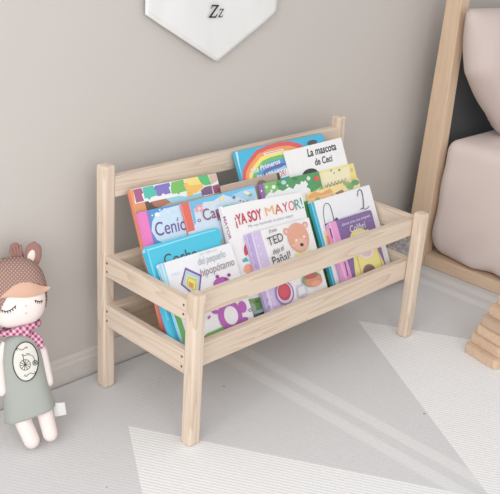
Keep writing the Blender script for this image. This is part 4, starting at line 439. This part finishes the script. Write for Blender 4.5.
ZP = [[(.15, 1), (1, 1), (.93, .88), (.12, .88)], [(.15, 1), (.12, .88), (.05, .70), (.12, .70), (.26, .88)], [(.72, .93), (1, 1), (.30, .08), (0, 0)], [(0, 0), (.86, 0), (.92, .12), (.06, .12)], [(.86, 0), (1.0, .32), (.93, .32), (.76, .12)]]
for (ox, oz, w_, h_) in ((-.0318, .0820, .0240, .0225), (-.0085, .0815, .0135, .0150)):
    for k, P in enumerate(ZP):
        vs = [bm.verts.new((ox + w_*(x*.86 + .2*z), -.0044 - .00005*k, oz + h_*z - .06*w_*x)) for x, z in P]
        f = bm.faces.new(vs); f.tag = True; f.normal_update()
        if f.normal.y > 0: f.normal_flip()
obj('embroidered_letters', bm, flat((40, 40, 44), .8), pc, local=True)
bm = bmesh.new(); tube(bm, [(-HWL-.02, .002, ztop), (HWR+.02, .002, ztop)], .006, 12)
obj('hanging_dowel', bm, wood_x, pen, local=True)

# ------------------------------------------------------------------ cloth doll
DM = Matrix.Translation((-.172, .166, .0)) @ Matrix.Rotation(math.radians(-28), 4, 'Z') @ Matrix.Rotation(math.radians(-18), 4, 'X') @ Matrix.Rotation(math.radians(-5.6), 4, 'Y') @ Matrix.Diagonal((1.04, 1.04, 1.085, 1))
doll = thing('cloth_doll', 'cloth doll with closed eyes, spotted brown hat and grey green dress leaning against the wall', 'doll', DM)
HC, HA, HN = Vector((-.006, 0, .2285)), Vector((.0450, .034, .0495)), 2.5
def head_y(x, z, off=0.0):
    u = min(.985, (abs(x-HC.x)/HA.x)**HN + (abs(z-HC.z)/HA.z)**HN)
    return -HA.y * (1-u)**(1/HN) - off
def cap(bm, pts, rad):
    """soft limb: spheres swept along a polyline"""
    tube(bm, pts, rad, 18)
skin = cloth('plush_skin', (240, 226, 221), 1500, .12)
bm = bmesh.new()
ellipsoid(bm, HC, HA, HN)
# torso, arms and legs grow into one soft body
rings = []
for z, hw, hd, cx in ((.045, .030, .020, -.011), (.07, .031, .022, -.011), (.11, .028, .021, -.011), (.145, .024, .019, -.010), (.165, .017, .015, -.007), (.185, .013, .013, -.004), (.20, .013, .013, -.003)):
    rings.append([(cx + hw*math.cos(2*PI*k/20), .004 + hd*math.sin(2*PI*k/20), z) for k in range(20)])
loft(bm, rings)
def limb(pts, rs):
    P = []; Rr = []
    for i in range(len(pts)-1):
        for k in range(5):
            f = k/5; P.append(Vector(pts[i]).lerp(Vector(pts[i+1]), f)); Rr.append(rs[i]+(rs[i+1]-rs[i])*f)
    P.append(Vector(pts[-1])); Rr.append(rs[-1])
    d = (P[-1]-P[-2]).normalized(); r = Rr[-1]
    for a in (20, 40, 60, 78, 88): P.append(Vector(pts[-1]) + d*r*math.sin(math.radians(a))); Rr.append(r*math.cos(math.radians(a)))
    tube(bm, P, Rr, 18)
limb([(.008, .004, .075), (.010, -.003, .045), (.0125, -.020, .016)], [.0125, .0128, .0118])
limb([(-.024, .004, .075), (-.026, -.004, .045), (-.0165, -.024, .013)], [.0130, .0134, .0125])
limb([(.010, .008, .158), (.0205, .009, .135), (.0230, .007, .088)], [.0075, .0085, .0085])
limb([(-.030, .006, .158), (-.0455, .003, .135), (-.0490, -.004, .090)], [.0075, .0085, .0085])
body = obj('body', bm, skin, doll, local=True, smooth=True)
md = body.modifiers.new('remesh', 'REMESH'); md.mode = 'VOXEL'; md.voxel_size = .0021; md.use_smooth_shade = True
md = body.modifiers.new('smooth', 'SMOOTH'); md.iterations = 6; md.factor = .5
# spotted hat
m, nt, b = new_mat('hat_cloth', .95, .1)
tc = N(nt, 'ShaderNodeTexCoord'); mp = N(nt, 'ShaderNodeMapping'); mp.inputs['Rotation'].default_value = (0, math.radians(38), 0); mp.inputs['Scale'].default_value = (255, 40, 255)
nt.links.new(tc.outputs['Object'], mp.inputs['Vector'])
sp = N(nt, 'ShaderNodeSeparateXYZ'); nt.links.new(mp.outputs[0], sp.inputs[0])
fx = M2(nt, 'SUBTRACT', M2(nt, 'FRACT', sp.outputs['X']), .5); fz = M2(nt, 'SUBTRACT', M2(nt, 'FRACT', sp.outputs['Z']), .5)
dd = M2(nt, 'ADD', M2(nt, 'MULTIPLY', fx, fx), M2(nt, 'MULTIPLY', fz, fz))
nt.links.new(mixc(nt, M2(nt, 'LESS_THAN', dd, .062), lin((152, 120, 111)), lin((192, 166, 154))), b.inputs['Base Color'])
hatm = m
bm = bmesh.new()
fs_ = ellipsoid(bm, HC + Vector((0, .0015, .001)), HA*1.055, HN, 160, 128)
def hat_edge(x): return .2470 - 22*(x-.008)**2 if x < .008 else .2470 - 14*(x-.008)**2
kill = [f for f in fs_ if (lambda c: (c.y < .010 and c.z < hat_edge(c.x)) or c.z < .200)(f.calc_center_median())]
bmesh.ops.delete(bm, geom=kill, context='FACES')
hat = obj('hat', bm, hatm, doll, local=True, smooth=True)
md = hat.modifiers.new('solid', 'SOLIDIFY'); md.thickness = .0016; md.offset = 1
plush = cloth('brown_plush', (156, 118, 110), 700, .5, .18)
for (cx, cz, rx, rz, tilt, inner, yy) in ((.0300, .2815, .0130, .0185, 16, True, -.004), (.0060, .2870, .0095, .0160, -8, False, .002)):
    bm = bmesh.new(); rot = Matrix.Rotation(math.radians(tilt), 3, 'Y')
    ellipsoid(bm, (cx, yy+.008, cz), (rx, .0055, rz), 2.2, 24, 16, rot)
    for v in bm.verts:
        v.co += Vector((1, .6, 1)) * .0014 * noise.noise(v.co*190)
    ear = obj('hat_ear', bm, plush, hat, local=True, smooth=True)
    if inner:
        bm = bmesh.new(); ellipsoid(bm, (cx-.0040, yy+.0028, cz-.0030), (.0058, .0026, .0115), 2.0, 20, 12, Matrix.Rotation(math.radians(26), 3, 'Y'))
        q = obj('inner_ear', bm, cloth('ear_lining', (226, 216, 206), 900), ear, local=True, smooth=True); q['label'] = 'cream lining of the hat ear'
    else:
        for k in range(4):                                 # folds of the second, turned ear
            bm = bmesh.new(); ellipsoid(bm, (cx-.006+.004*k, yy+.0035, cz-.002+.0015*(k % 2)), (.0028, .003, .0130), 2.0, 14, 10, Matrix.Rotation(math.radians(6*(k-1.5)), 3, 'Y'))
            obj('ear_fold', bm, plush, ear, local=True, smooth=True)
# swept fringe
upp = [(-.0300, .2310), (-.022, .2373), (-.0078, .2460), (.0058, .2500), (.0186, .2480), (.029, .2410), (.0390, .2350), (.0475, .2340)]
low = [(-.0300, .2295), (-.022, .2300), (-.0098, .2285), (.0028, .2255), (.0150, .2240), (.0260, .2238), (.0386, .2258), (.0462, .2300)]
bm = bmesh.new(); rows = []
for k in range(7):
    f = k/6; row = []
    for (a, b_) in zip(upp, low):
        x = a[0]+(b_[0]-a[0])*f; z = a[1]+(b_[1]-a[1])*f
        xx = min(x, .0355)
        row.append(bm.verts.new((x, head_y(xx, z, .0025 + .002*math.sin(PI*f)), z)))
    rows.append(row)
for r0, r1 in zip(rows[:-1], rows[1:]):
    for i in range(len(upp)-1): bm.faces.new((r0[i], r0[i+1], r1[i+1], r1[i]))
hair = obj('hair_fringe', bm, cloth('peach_felt', (214, 174, 152), 1100), doll, local=True, smooth=True)
md = hair.modifiers.new('solid', 'SOLIDIFY'); md.thickness = .002
md = hair.modifiers.new('sub', 'SUBSURF'); md.levels = md.render_levels = 2
ink = flat((44, 40, 42), .8)
def thread(name, pts, r, parent, mat, surf):
    bm = bmesh.new()
    for line in pts: tube(bm, [(x, surf(x, z), z) for x, z in line], r, 6)
    return obj(name, bm, mat, parent, local=True, smooth=True)
def smooth_line(P, n=10):
    out = []
    for i in range(len(P)-1):
        p0 = P[max(i-1, 0)]; p1 = P[i]; p2 = P[i+1]; p3 = P[min(i+2, len(P)-1)]
        for k in range(n):
            t = k/n
            out.append(tuple(.5*((2*p1[a]) + (-p0[a]+p2[a])*t + (2*p0[a]-5*p1[a]+4*p2[a]-p3[a])*t*t + (-p0[a]+3*p1[a]-3*p2[a]+p3[a])*t**3) for a in (0, 1)))
    out.append(P[-1]); return out
fsurf = lambda x, z: head_y(x, z, .0003)
for E in ([(-.0301, .2126), (-.0229, .2098), (-.0151, .2116), (-.0079, .2162)], [(.0206, .2185), (.0265, .2152), (.0320, .2152)]):
    L_ = smooth_line(E, 6); lines = [L_]
    for k in range(1, len(L_), 3):
        x, z = L_[k]; lines.append([(x, z), (x + (.0006 if x < 0 else -.0001), z-.0034)])
    e_ = thread('closed_eye', lines, .00062, doll, ink, fsurf)
thread('nose_stitch', [[(.0050, .2134), (.0064, .2124), (.0078, .2136)]], .0005, doll, flat((216, 178, 174), .9), fsurf)
thread('mouth_stitch', [[(.0030, .2026), (.0049, .2016), (.0068, .2028)]], .0005, doll, flat((216, 170, 168), .9), fsurf)
# dress
dressm = cloth('grey_green_linen', (168, 172, 165), 1300, .2)
prof = [(.1720, .0150, .0150, -.006), (.1660, .0200, .0180, -.008), (.1560, .0262, .0205, -.010), (.135, .0300, .0225, -.0105), (.110, .0322, .0240, -.0115), (.085, .0345, .0255, -.0120), (.065, .0372, .0265, -.0120), (.050, .0395, .0275, -.0118), (.0455, .0400, .0275, -.0118)]
def dress_y(x, z, off=0.0):
    for (a, b_) in zip(prof[:-1], prof[1:]):
        if b_[0] <= z <= a[0]:
            f = (a[0]-z)/(a[0]-b_[0]); hw, hd, cx = (a[i]+(b_[i]-a[i])*f for i in (1, 2, 3)); break
    else: hw, hd, cx = prof[0][1:]
    u = min(.97, abs(x-cx)/hw)
    return .004 - hd*(1-u**2.3)**(1/2.3) - off
bm = bmesh.new(); rings = []
def sgn(v, e): return math.copysign(abs(v)**e, v)
for z, hw, hd, cx in prof:
    ring = []
    for k in range(48):
        a = 2*PI*k/48; wob_ = 1 + .02*math.sin(5*a)*max(0, (.12-z)/.08)
        x = cx + hw*sgn(math.cos(a), 2/2.3)*wob_; y = .004 + hd*sgn(math.sin(a), 2/2.3)*wob_
        ring.append((x, y, z + (.006*(x-cx)/.04 - .004*math.cos(a*2)*0 if z < .07 else 0)))
    rings.append(ring)
loft(bm, rings, cap=False)
dress = obj('dress', bm, dressm, doll, local=True, smooth=True)
md = dress.modifiers.new('sub', 'SUBSURF'); md.levels = md.render_levels = 1
md = dress.modifiers.new('solid', 'SOLIDIFY'); md.thickness = .0012
# oval badge with a penny-farthing bicycle
BC, BA, BZ, BT = (-.0065, .1300), .0190, .0285, math.radians(8)
def oval(k, n, s):
    a = 2*PI*k/n; x, z = BA*s*math.cos(a), BZ*s*math.sin(a)
    return (BC[0] + x*math.cos(BT) - z*math.sin(-BT), BC[1] + x*math.sin(-BT) + z*math.cos(BT))
bsurf = lambda x, z: dress_y(x, z, .0016)
bm = bmesh.new(); cols_ = []
ctr = bm.verts.new((BC[0], bsurf(*BC), BC[1])); prev = None
for s in (.2, .4, .6, .8, .92, 1.0):
    ring = [bm.verts.new((x, bsurf(x, z), z)) for x, z in (oval(k, 40, s) for k in range(40))]
    for k in range(40):
        j = (k+1) % 40
        if prev is None: bm.faces.new((ctr, ring[k], ring[j]))
        else: bm.faces.new((prev[k], ring[k], ring[j], prev[j]))
    prev = ring
badge = obj('oval_badge', bm, cloth('badge_cloth', (222, 219, 210), 1300), dress, local=True, smooth=True)
bs2 = lambda x, z: bsurf(x, z) - .0004
thread('badge_outline', [[oval(k, 40, 1.0) for k in range(41)]], .0007, dress, ink, bs2)
def circ(cx, cz, r, n=22): return [(cx+r*math.cos(2*PI*k/n), cz+r*math.sin(2*PI*k/n)) for k in range(n+1)]
bike = [circ(-.0062, .1225, .0078), circ(.0088, .1222, .0036), smooth_line([(-.0062, .1225), (-.0072, .1345), (-.0030, .1362), (.0040, .1352), (.0078, .1310), (.0088, .1222)], 5), [(-.0092, .1378), (-.0060, .1382)], [(-.0072, .1345), (-.0078, .1380)], [(-.0020, .1382), (.0030, .1374)]]
for a in range(0, 180, 36):
    dx, dz = .0076*math.cos(math.radians(a)), .0076*math.sin(math.radians(a)); bike.append([(-.0062-dx, .1225-dz), (-.0062+dx, .1225+dz)])
for a in (20, 80, 140):
    dx, dz = .0035*math.cos(math.radians(a)), .0035*math.sin(math.radians(a)); bike.append([(.0088-dx, .1222-dz), (.0088+dx, .1222+dz)])
thread('bicycle_print', [[(x-.002, z+.003) for x, z in l_] for l_ in bike], .00036, dress, ink, bs2)
fl = [smooth_line([(-.0140, .1452), (-.0155, .1468), (-.0130, .1480), (-.0100, .1458), (-.0065, .1450), (-.0035, .1462), (-.0005, .1482), (.0010, .1468), (-.0005, .1456)], 5),
      smooth_line([(-.0080, .1085), (-.0095, .1070), (-.0070, .1056), (-.0040, .1078), (-.0005, .1090), (.0025, .1078), (.0055, .1066), (.0072, .1082), (.0055, .1094)], 5)]
for line in fl: thread('flourish_print', [[(x-.002, z+.003) for x, z in line]], .0004, dress, ink, bs2)
# gingham scarf
m, nt, b = new_mat('gingham', .95, .1)
tc = N(nt, 'ShaderNodeTexCoord'); mp = N(nt, 'ShaderNodeMapping'); mp.inputs['Rotation'].default_value = (0, math.radians(35), 0); mp.inputs['Scale'].default_value = (150, 30, 150)
nt.links.new(tc.outputs['Object'], mp.inputs['Vector']); sp = N(nt, 'ShaderNodeSeparateXYZ'); nt.links.new(mp.outputs[0], sp.inputs[0])
a_ = M2(nt, 'GREATER_THAN', M2(nt, 'FRACT', sp.outputs['X']), .5); b_ = M2(nt, 'GREATER_THAN', M2(nt, 'FRACT', sp.outputs['Z']), .5)
su = M2(nt, 'MULTIPLY', M2(nt, 'ADD', a_, b_), .5)
nt.links.new(mixc(nt, su, lin((230, 190, 206)), lin((158, 60, 104))), b.inputs['Base Color'])
bm = bmesh.new()
loop = []
for k in range(29):
    a = math.radians(-220 + 260*k/28) if False else 2*PI*k/28
    loop.append((-.006 + .0285*math.cos(a), .002 + .0225*math.sin(a), .1765 + .0030*math.cos(a)))
rings = []
for k, p in enumerate(loop[:-1]):
    a = 2*PI*k/28; rr_ = Vector((math.cos(a), math.sin(a), 0)); th_ = .0040 + .0008*math.sin(5*a)
    rings.append([Vector(p) + rr_*th_*math.cos(q) + Vector((0, 0, 1))*(.0052+.001*math.sin(3*a))*math.sin(q) for q in (2*PI*i/12 for i in range(12))])
Rv = [[bm.verts.new(p) for p in r] for r in rings]
for i in range(28):
    for j in range(12): bm.faces.new((Rv[i][j], Rv[(i+1) % 28][j], Rv[(i+1) % 28][(j+1) % 12], Rv[i][(j+1) % 12]))
scarf = obj('scarf', bm, m, doll, local=True, smooth=True)
bm = bmesh.new(); ellipsoid(bm, (.001, -.0255, .1740), (.0062, .0055, .0075), 2.2, 18, 12)
obj('scarf_knot', bm, m, scarf, local=True, smooth=True)
bm = bmesh.new(); rings = []
for (x, z, hw) in ((.002, .1725, .0040), (.0075, .1675, .0062), (.0125, .1610, .0076), (.0168, .1545, .0076), (.0198, .1485, .0062), (.0222, .1440, .0036)):
    d = Vector((.62, 0, -.78)); n_ = Vector((.78, 0, .62)); yb = dress_y(x, z, .004)
    rings.append([Vector((x, yb, z)) + n_*hw*math.cos(q) + Vector((0, -1, 0))*.0022*math.sin(q) for q in (2*PI*i/12 for i in range(12))])
loft(bm, rings)
obj('scarf_tail', bm, m, scarf, local=True, smooth=True)
# care label sewn into the side seam
bm = bmesh.new(); rows = []
for i in range(6):
    f = i/5; x = .0245 + .0185*f; yv = .0065 + .004*f - .002*math.sin(PI*f)
    rows.append([(x, yv, .0545-.004*f), (x, yv+.0006, .0545-.004*f), (x, yv+.0006, .0330-.0015*f), (x, yv, .0330-.0015*f)])
loft(bm, rows)
q = obj('care_label', bm, cloth('satin_label', (232, 231, 229), 1500, .05), dress, local=True); q['label'] = 'white satin care label'

# ------------------------------------------------------------------ bed on the right
bed = thing('house_bed', 'low pine house bed with a tall corner post beside the book rack', 'bed', Matrix.Translation((1.4, -.6, 0)))
bm = B(.950, .984, .203, .262, 0, 1.25, bev=.003)
for v in bm.verts:                                         # the post narrows a little towards its top
    if v.co.y > .23: v.co.y -= .029*v.co.z
obj('corner_post', bm, bed_z, bed)
obj('side_rail', B(.953, .9845, -1.75, .2028, .0005, .031, bev=.002), bed_y, bed)
obj('end_rail', B(.9842, 1.95, .2150, .2540, .0005, .031, bev=.001), wood('bed_pine_x', 0, *BEDW, .3), bed)
obj('slat_base', B(.985, 1.94, -1.74, .2140, .0005, .029, bev=.001), bed_y, bed)
dk = cloth('charcoal_cloth', (112, 114, 117), 900, .2)
obj('headboard', B(1.045, 1.95, .2560, .2900, .002, .500, bev=.012, seg=4), dk, bed)['label'] = 'dark grey padded headboard panel'
sheetm = cloth('rose_sheet', (221, 206, 199), 800, .1, .03)
bm = bmesh.new(); rings = []
MX0, MX1, MY0, MY1, MZ0, MZ1 = .9575, 1.93, -1.70, .1955, .0345, .326
bmesh.ops.create_cube(bm, size=1)
bmesh.ops.scale(bm, vec=(MX1-MX0, MY1-MY0, MZ1-MZ0), verts=bm.verts)
bmesh.ops.translate(bm, vec=((MX0+MX1)/2, (MY0+MY1)/2, (MZ0+MZ1)/2), verts=bm.verts)
bmesh.ops.bevel(bm, geom=list(bm.edges), offset=.030, segments=5, profile=.55, affect='EDGES')
bmesh.ops.subdivide_edges(bm, edges=[e for e in bm.edges if e.calc_length() > .2], cuts=38, use_grid_fill=True)
bm.normal_update()
for v in bm.verts:
    c = v.co; n_ = v.normal
    side = max(0, -n_.x)
    up_ = (c.z-MZ0)/(MZ1-MZ0)
    # fitted sheet: diagonal tension folds low on the side, a bulge in the middle
    fold = math.sin((c.y*1.0 + c.z*1.1)*48 + 3*noise.noise(c*6)) * .010 * max(0, 1-up_*1.25)
    v.co += n_ * (.005*noise.noise(c*9) + side*(fold + .008*math.sin(PI*min(1, max(0, up_))**.7)))
mat_ = obj('fitted_mattress', bm, sheetm, None, smooth=True)
tag(mat_, 'mattress in a dusty rose fitted sheet lying in the low pine bed', 'mattress')
# pillow leaning on the headboard
bm = bmesh.new(); nu, nv = 34, 26; WPL, HPL = .62, .315
G = {}
for s in (1, -1):
    for i in range(nu+1):
        for j in range(nv+1):
            u = 2*i/nu-1; v = 2*j/nv-1
            if s == -1 and (i in (0, nu) or j in (0, nv)): G[s, i, j] = G[1, i, j]; continue
            bul = ((1-abs(u)**2.6)*(1-abs(v)**2.6))**.5
            pin = 1 - .055*(1-v*v)*abs(u)**3; pin2 = 1 - .06*(1-u*u)*abs(v)**3
            x = u*WPL/2*pin; z = v*HPL/2*pin2
            yv = -s*.072*bul
            yv += .006*noise.noise(Vector((x*9, s*2, z*7)))*bul + .004*math.sin((x*1.5 - z)*46 + 4*noise.noise(Vector((x*5, 1, z*5))))*bul*max(0, abs(u)-.25)
            G[s, i, j] = bm.verts.new((x, yv, z))
for s in (1, -1):
    for i in range(nu):
        for j in range(nv):
            q = [G[s, i, j], G[s, i+1, j], G[s, i+1, j+1], G[s, i, j+1]]
            bm.faces.new(q if s == 1 else q[::-1])
for v in bm.verts:                                         # slumped lower corners, gathered folds
    lowz = max(0, .175 - (v.co.z + HPL/2)); k_ = max(0, abs(v.co.x) - .05) / (WPL/2 - .05)
    v.co.x -= math.copysign(lowz*1.0*min(1, k_)**1.2, v.co.x)
    d_ = Vector((v.co.x + .15, 0, v.co.z + HPL/2)); an = math.atan2(d_.z, d_.x)
    v.co.y += .0045*math.sin(an*9 + d_.length*14)*max(0, 1 - d_.length/.26) * (1 if abs(v.co.y) > .01 else .2)
PM = Matrix.Translation((1.236, .146, .4770)) @ Matrix.Rotation(math.radians(-11), 4, 'X')
bm.transform(PM)
pil = obj('pillow', bm, cloth('rose_pillowcase', (208, 192, 185), 800, .1, .03), None, smooth=True)
tag(pil, 'dusty rose pillow standing on the mattress against the dark headboard', 'pillow')

# ------------------------------------------------------------------ stepped pile of wooden planks
SM = Matrix.Translation((.6300, -.1925, 0)) @ Matrix.Rotation(math.radians(-13), 4, 'Z')
LAY = [(0, 0, .086), (.013, .004, .084), (.019, .004, .078), (.023, .007, .070), (.037, .008, .068), (.053, .010, .062), (.061, .012, .060)]
names = ['lowest and longest wooden plank of the stepped pile on the rug', 'wooden plank lying directly on the lowest plank of the stepped pile', 'wooden plank third from the bottom of the stepped pile', 'greyer wooden plank halfway up the stepped pile', 'wooden plank third from the top of the stepped pile', 'wooden plank just beneath the topmost one of the stepped pile', 'topmost wooden plank of the stepped pile by the bed']
z = 0
hgt = .0208
for k, (ins, y0, L0) in enumerate(LAY):
    x0, x1 = ins, .21 - ins; ya, yb = y0, y0 + L0
    ch = .006
    pts = [(x0+ch, ya), (x1-ch, ya), (x1, ya+ch), (x1, yb-ch), (x1-ch, yb), (x0+ch, yb), (x0, yb-ch), (x0, ya+ch)]
    bm = bmesh.new(); loft(bm, [[(x, y, z+.0002) for x, y in pts], [(x, y, z+hgt) for x, y in pts]])
    bmesh.ops.bevel(bm, geom=list(bm.edges), offset=.0011, segments=2, affect='EDGES')
    bm.transform(Matrix.Translation((0, 0, -z)))
    o = obj('wooden_plank', bm, plank_w[(0, 0, 2, 1, 0, 2, 0)[k]])
    o.matrix_basis = SM @ Matrix.Translation((0, 0, z)); WM[o.name] = o.matrix_basis
    tag(o, names[k], 'plank', 'planks of the stepped pile')
    z += hgt

# ------------------------------------------------------------------ shaggy grey cushion in the corner
bm = bmesh.new(); ellipsoid(bm, (.810, .225, .046), (.088, .055, .045), 2.4, 48, 24)
fur = cloth('shaggy_fur', (192, 187, 187), 300, .6, .35)
base = [(v.co.copy(), (v.co-Vector((.810, .225, .046))).normalized()) for v in bm.verts]
for _ in range(2600):
    p, n_ = random.choice(base)
    p = p + Vector((random.uniform(-.006, .006), random.uniform(-.006, .006), random.uniform(-.004, .004)))
    d = (n_ + Vector((random.gauss(0, .5), random.gauss(0, .5), random.gauss(0, .4)-.15))).normalized()
    l = random.uniform(.008, .016); a = d.cross(Vector((.3, .7, .2))).normalized()*.0013; q = d.cross(a).normalized()*.0013
    t1 = p + d*l*.6; t2 = p + d*l + Vector((0, 0, -.003))
    if t2.z < .001: continue
    if t2.y > .288 or p.y > .286 or t2.x > .91: continue
    r0 = [bm.verts.new(p+a), bm.verts.new(p-a*.5+q), bm.verts.new(p-a*.5-q)]
    r1 = [bm.verts.new(t1+a*.8), bm.verts.new(t1-a*.4+q*.8), bm.verts.new(t1-a*.4-q*.8)]
    tp = bm.verts.new(t2)
    for i in range(3):
        j = (i+1) % 3; bm.faces.new((r0[i], r0[j], r1[j], r1[i])); bm.faces.new((r1[i], r1[j], tp))
o = obj('shaggy_cushion', bm, fur)
tag(o, 'shaggy grey cushion on the rug between the rack and the bed post', 'cushion')

# ------------------------------------------------------------------ light and camera
w = bpy.data.worlds.new('daylit_room'); bpy.context.scene.world = w; w.use_nodes = True
bg = w.node_tree.nodes['Background']; bg.inputs['Color'].default_value = (.975, .985, 1.0, 1); bg.inputs['Strength'].default_value = .83
def area(name, loc, target, sx, sy, power, col):
    l_ = bpy.data.lights.new(name, 'AREA'); l_.shape = 'RECTANGLE'; l_.size = sx; l_.size_y = sy; l_.energy = power; l_.color = col
    o = bpy.data.objects.new(name, l_); C.objects.link(o); o.location = loc
    o.rotation_euler = (Vector(target)-Vector(loc)).to_track_quat('-Z', 'Y').to_euler()
area('side_window_daylight', (-1.9, -.75, 1.15), (.25, .05, .15), 1.3, 1.7, 24, (.99, .99, 1.0))
area('rear_fill_light', (-1.3, -2.1, 1.5), (-.1, .25, .2), 1.8, 1.7, 26, (.985, .99, 1.0))  # added fill from behind the camera, lifting the low wall beside the doll

cam = bpy.data.cameras.new('camera'); co = bpy.data.objects.new('camera', cam); C.objects.link(co)
cam.sensor_fit = 'HORIZONTAL'; cam.sensor_width = 36; cam.lens = 892.22/500*36; cam.clip_start = .02
ya, pi_, ro = .807911, -.396193, .0667904
fw = Vector((math.sin(ya)*math.cos(pi_), math.cos(ya)*math.cos(pi_), math.sin(pi_)))
rt = Vector((math.cos(ya), -math.sin(ya), 0)); uu = rt.cross(fw)
r2 = math.cos(ro)*rt + math.sin(ro)*uu; u2 = -math.sin(ro)*rt + math.cos(ro)*uu
mw = Matrix((r2, u2, -fw)).transposed().to_4x4(); mw.translation = Vector((-.829025, -.899290, .874805))
co.matrix_world = mw
bpy.context.scene.camera = co
vs = bpy.context.scene.view_settings
vs.view_transform = 'Standard'; vs.look = 'None'; vs.gamma = 1; vs.use_curve_mapping = False; vs.exposure = -0.14
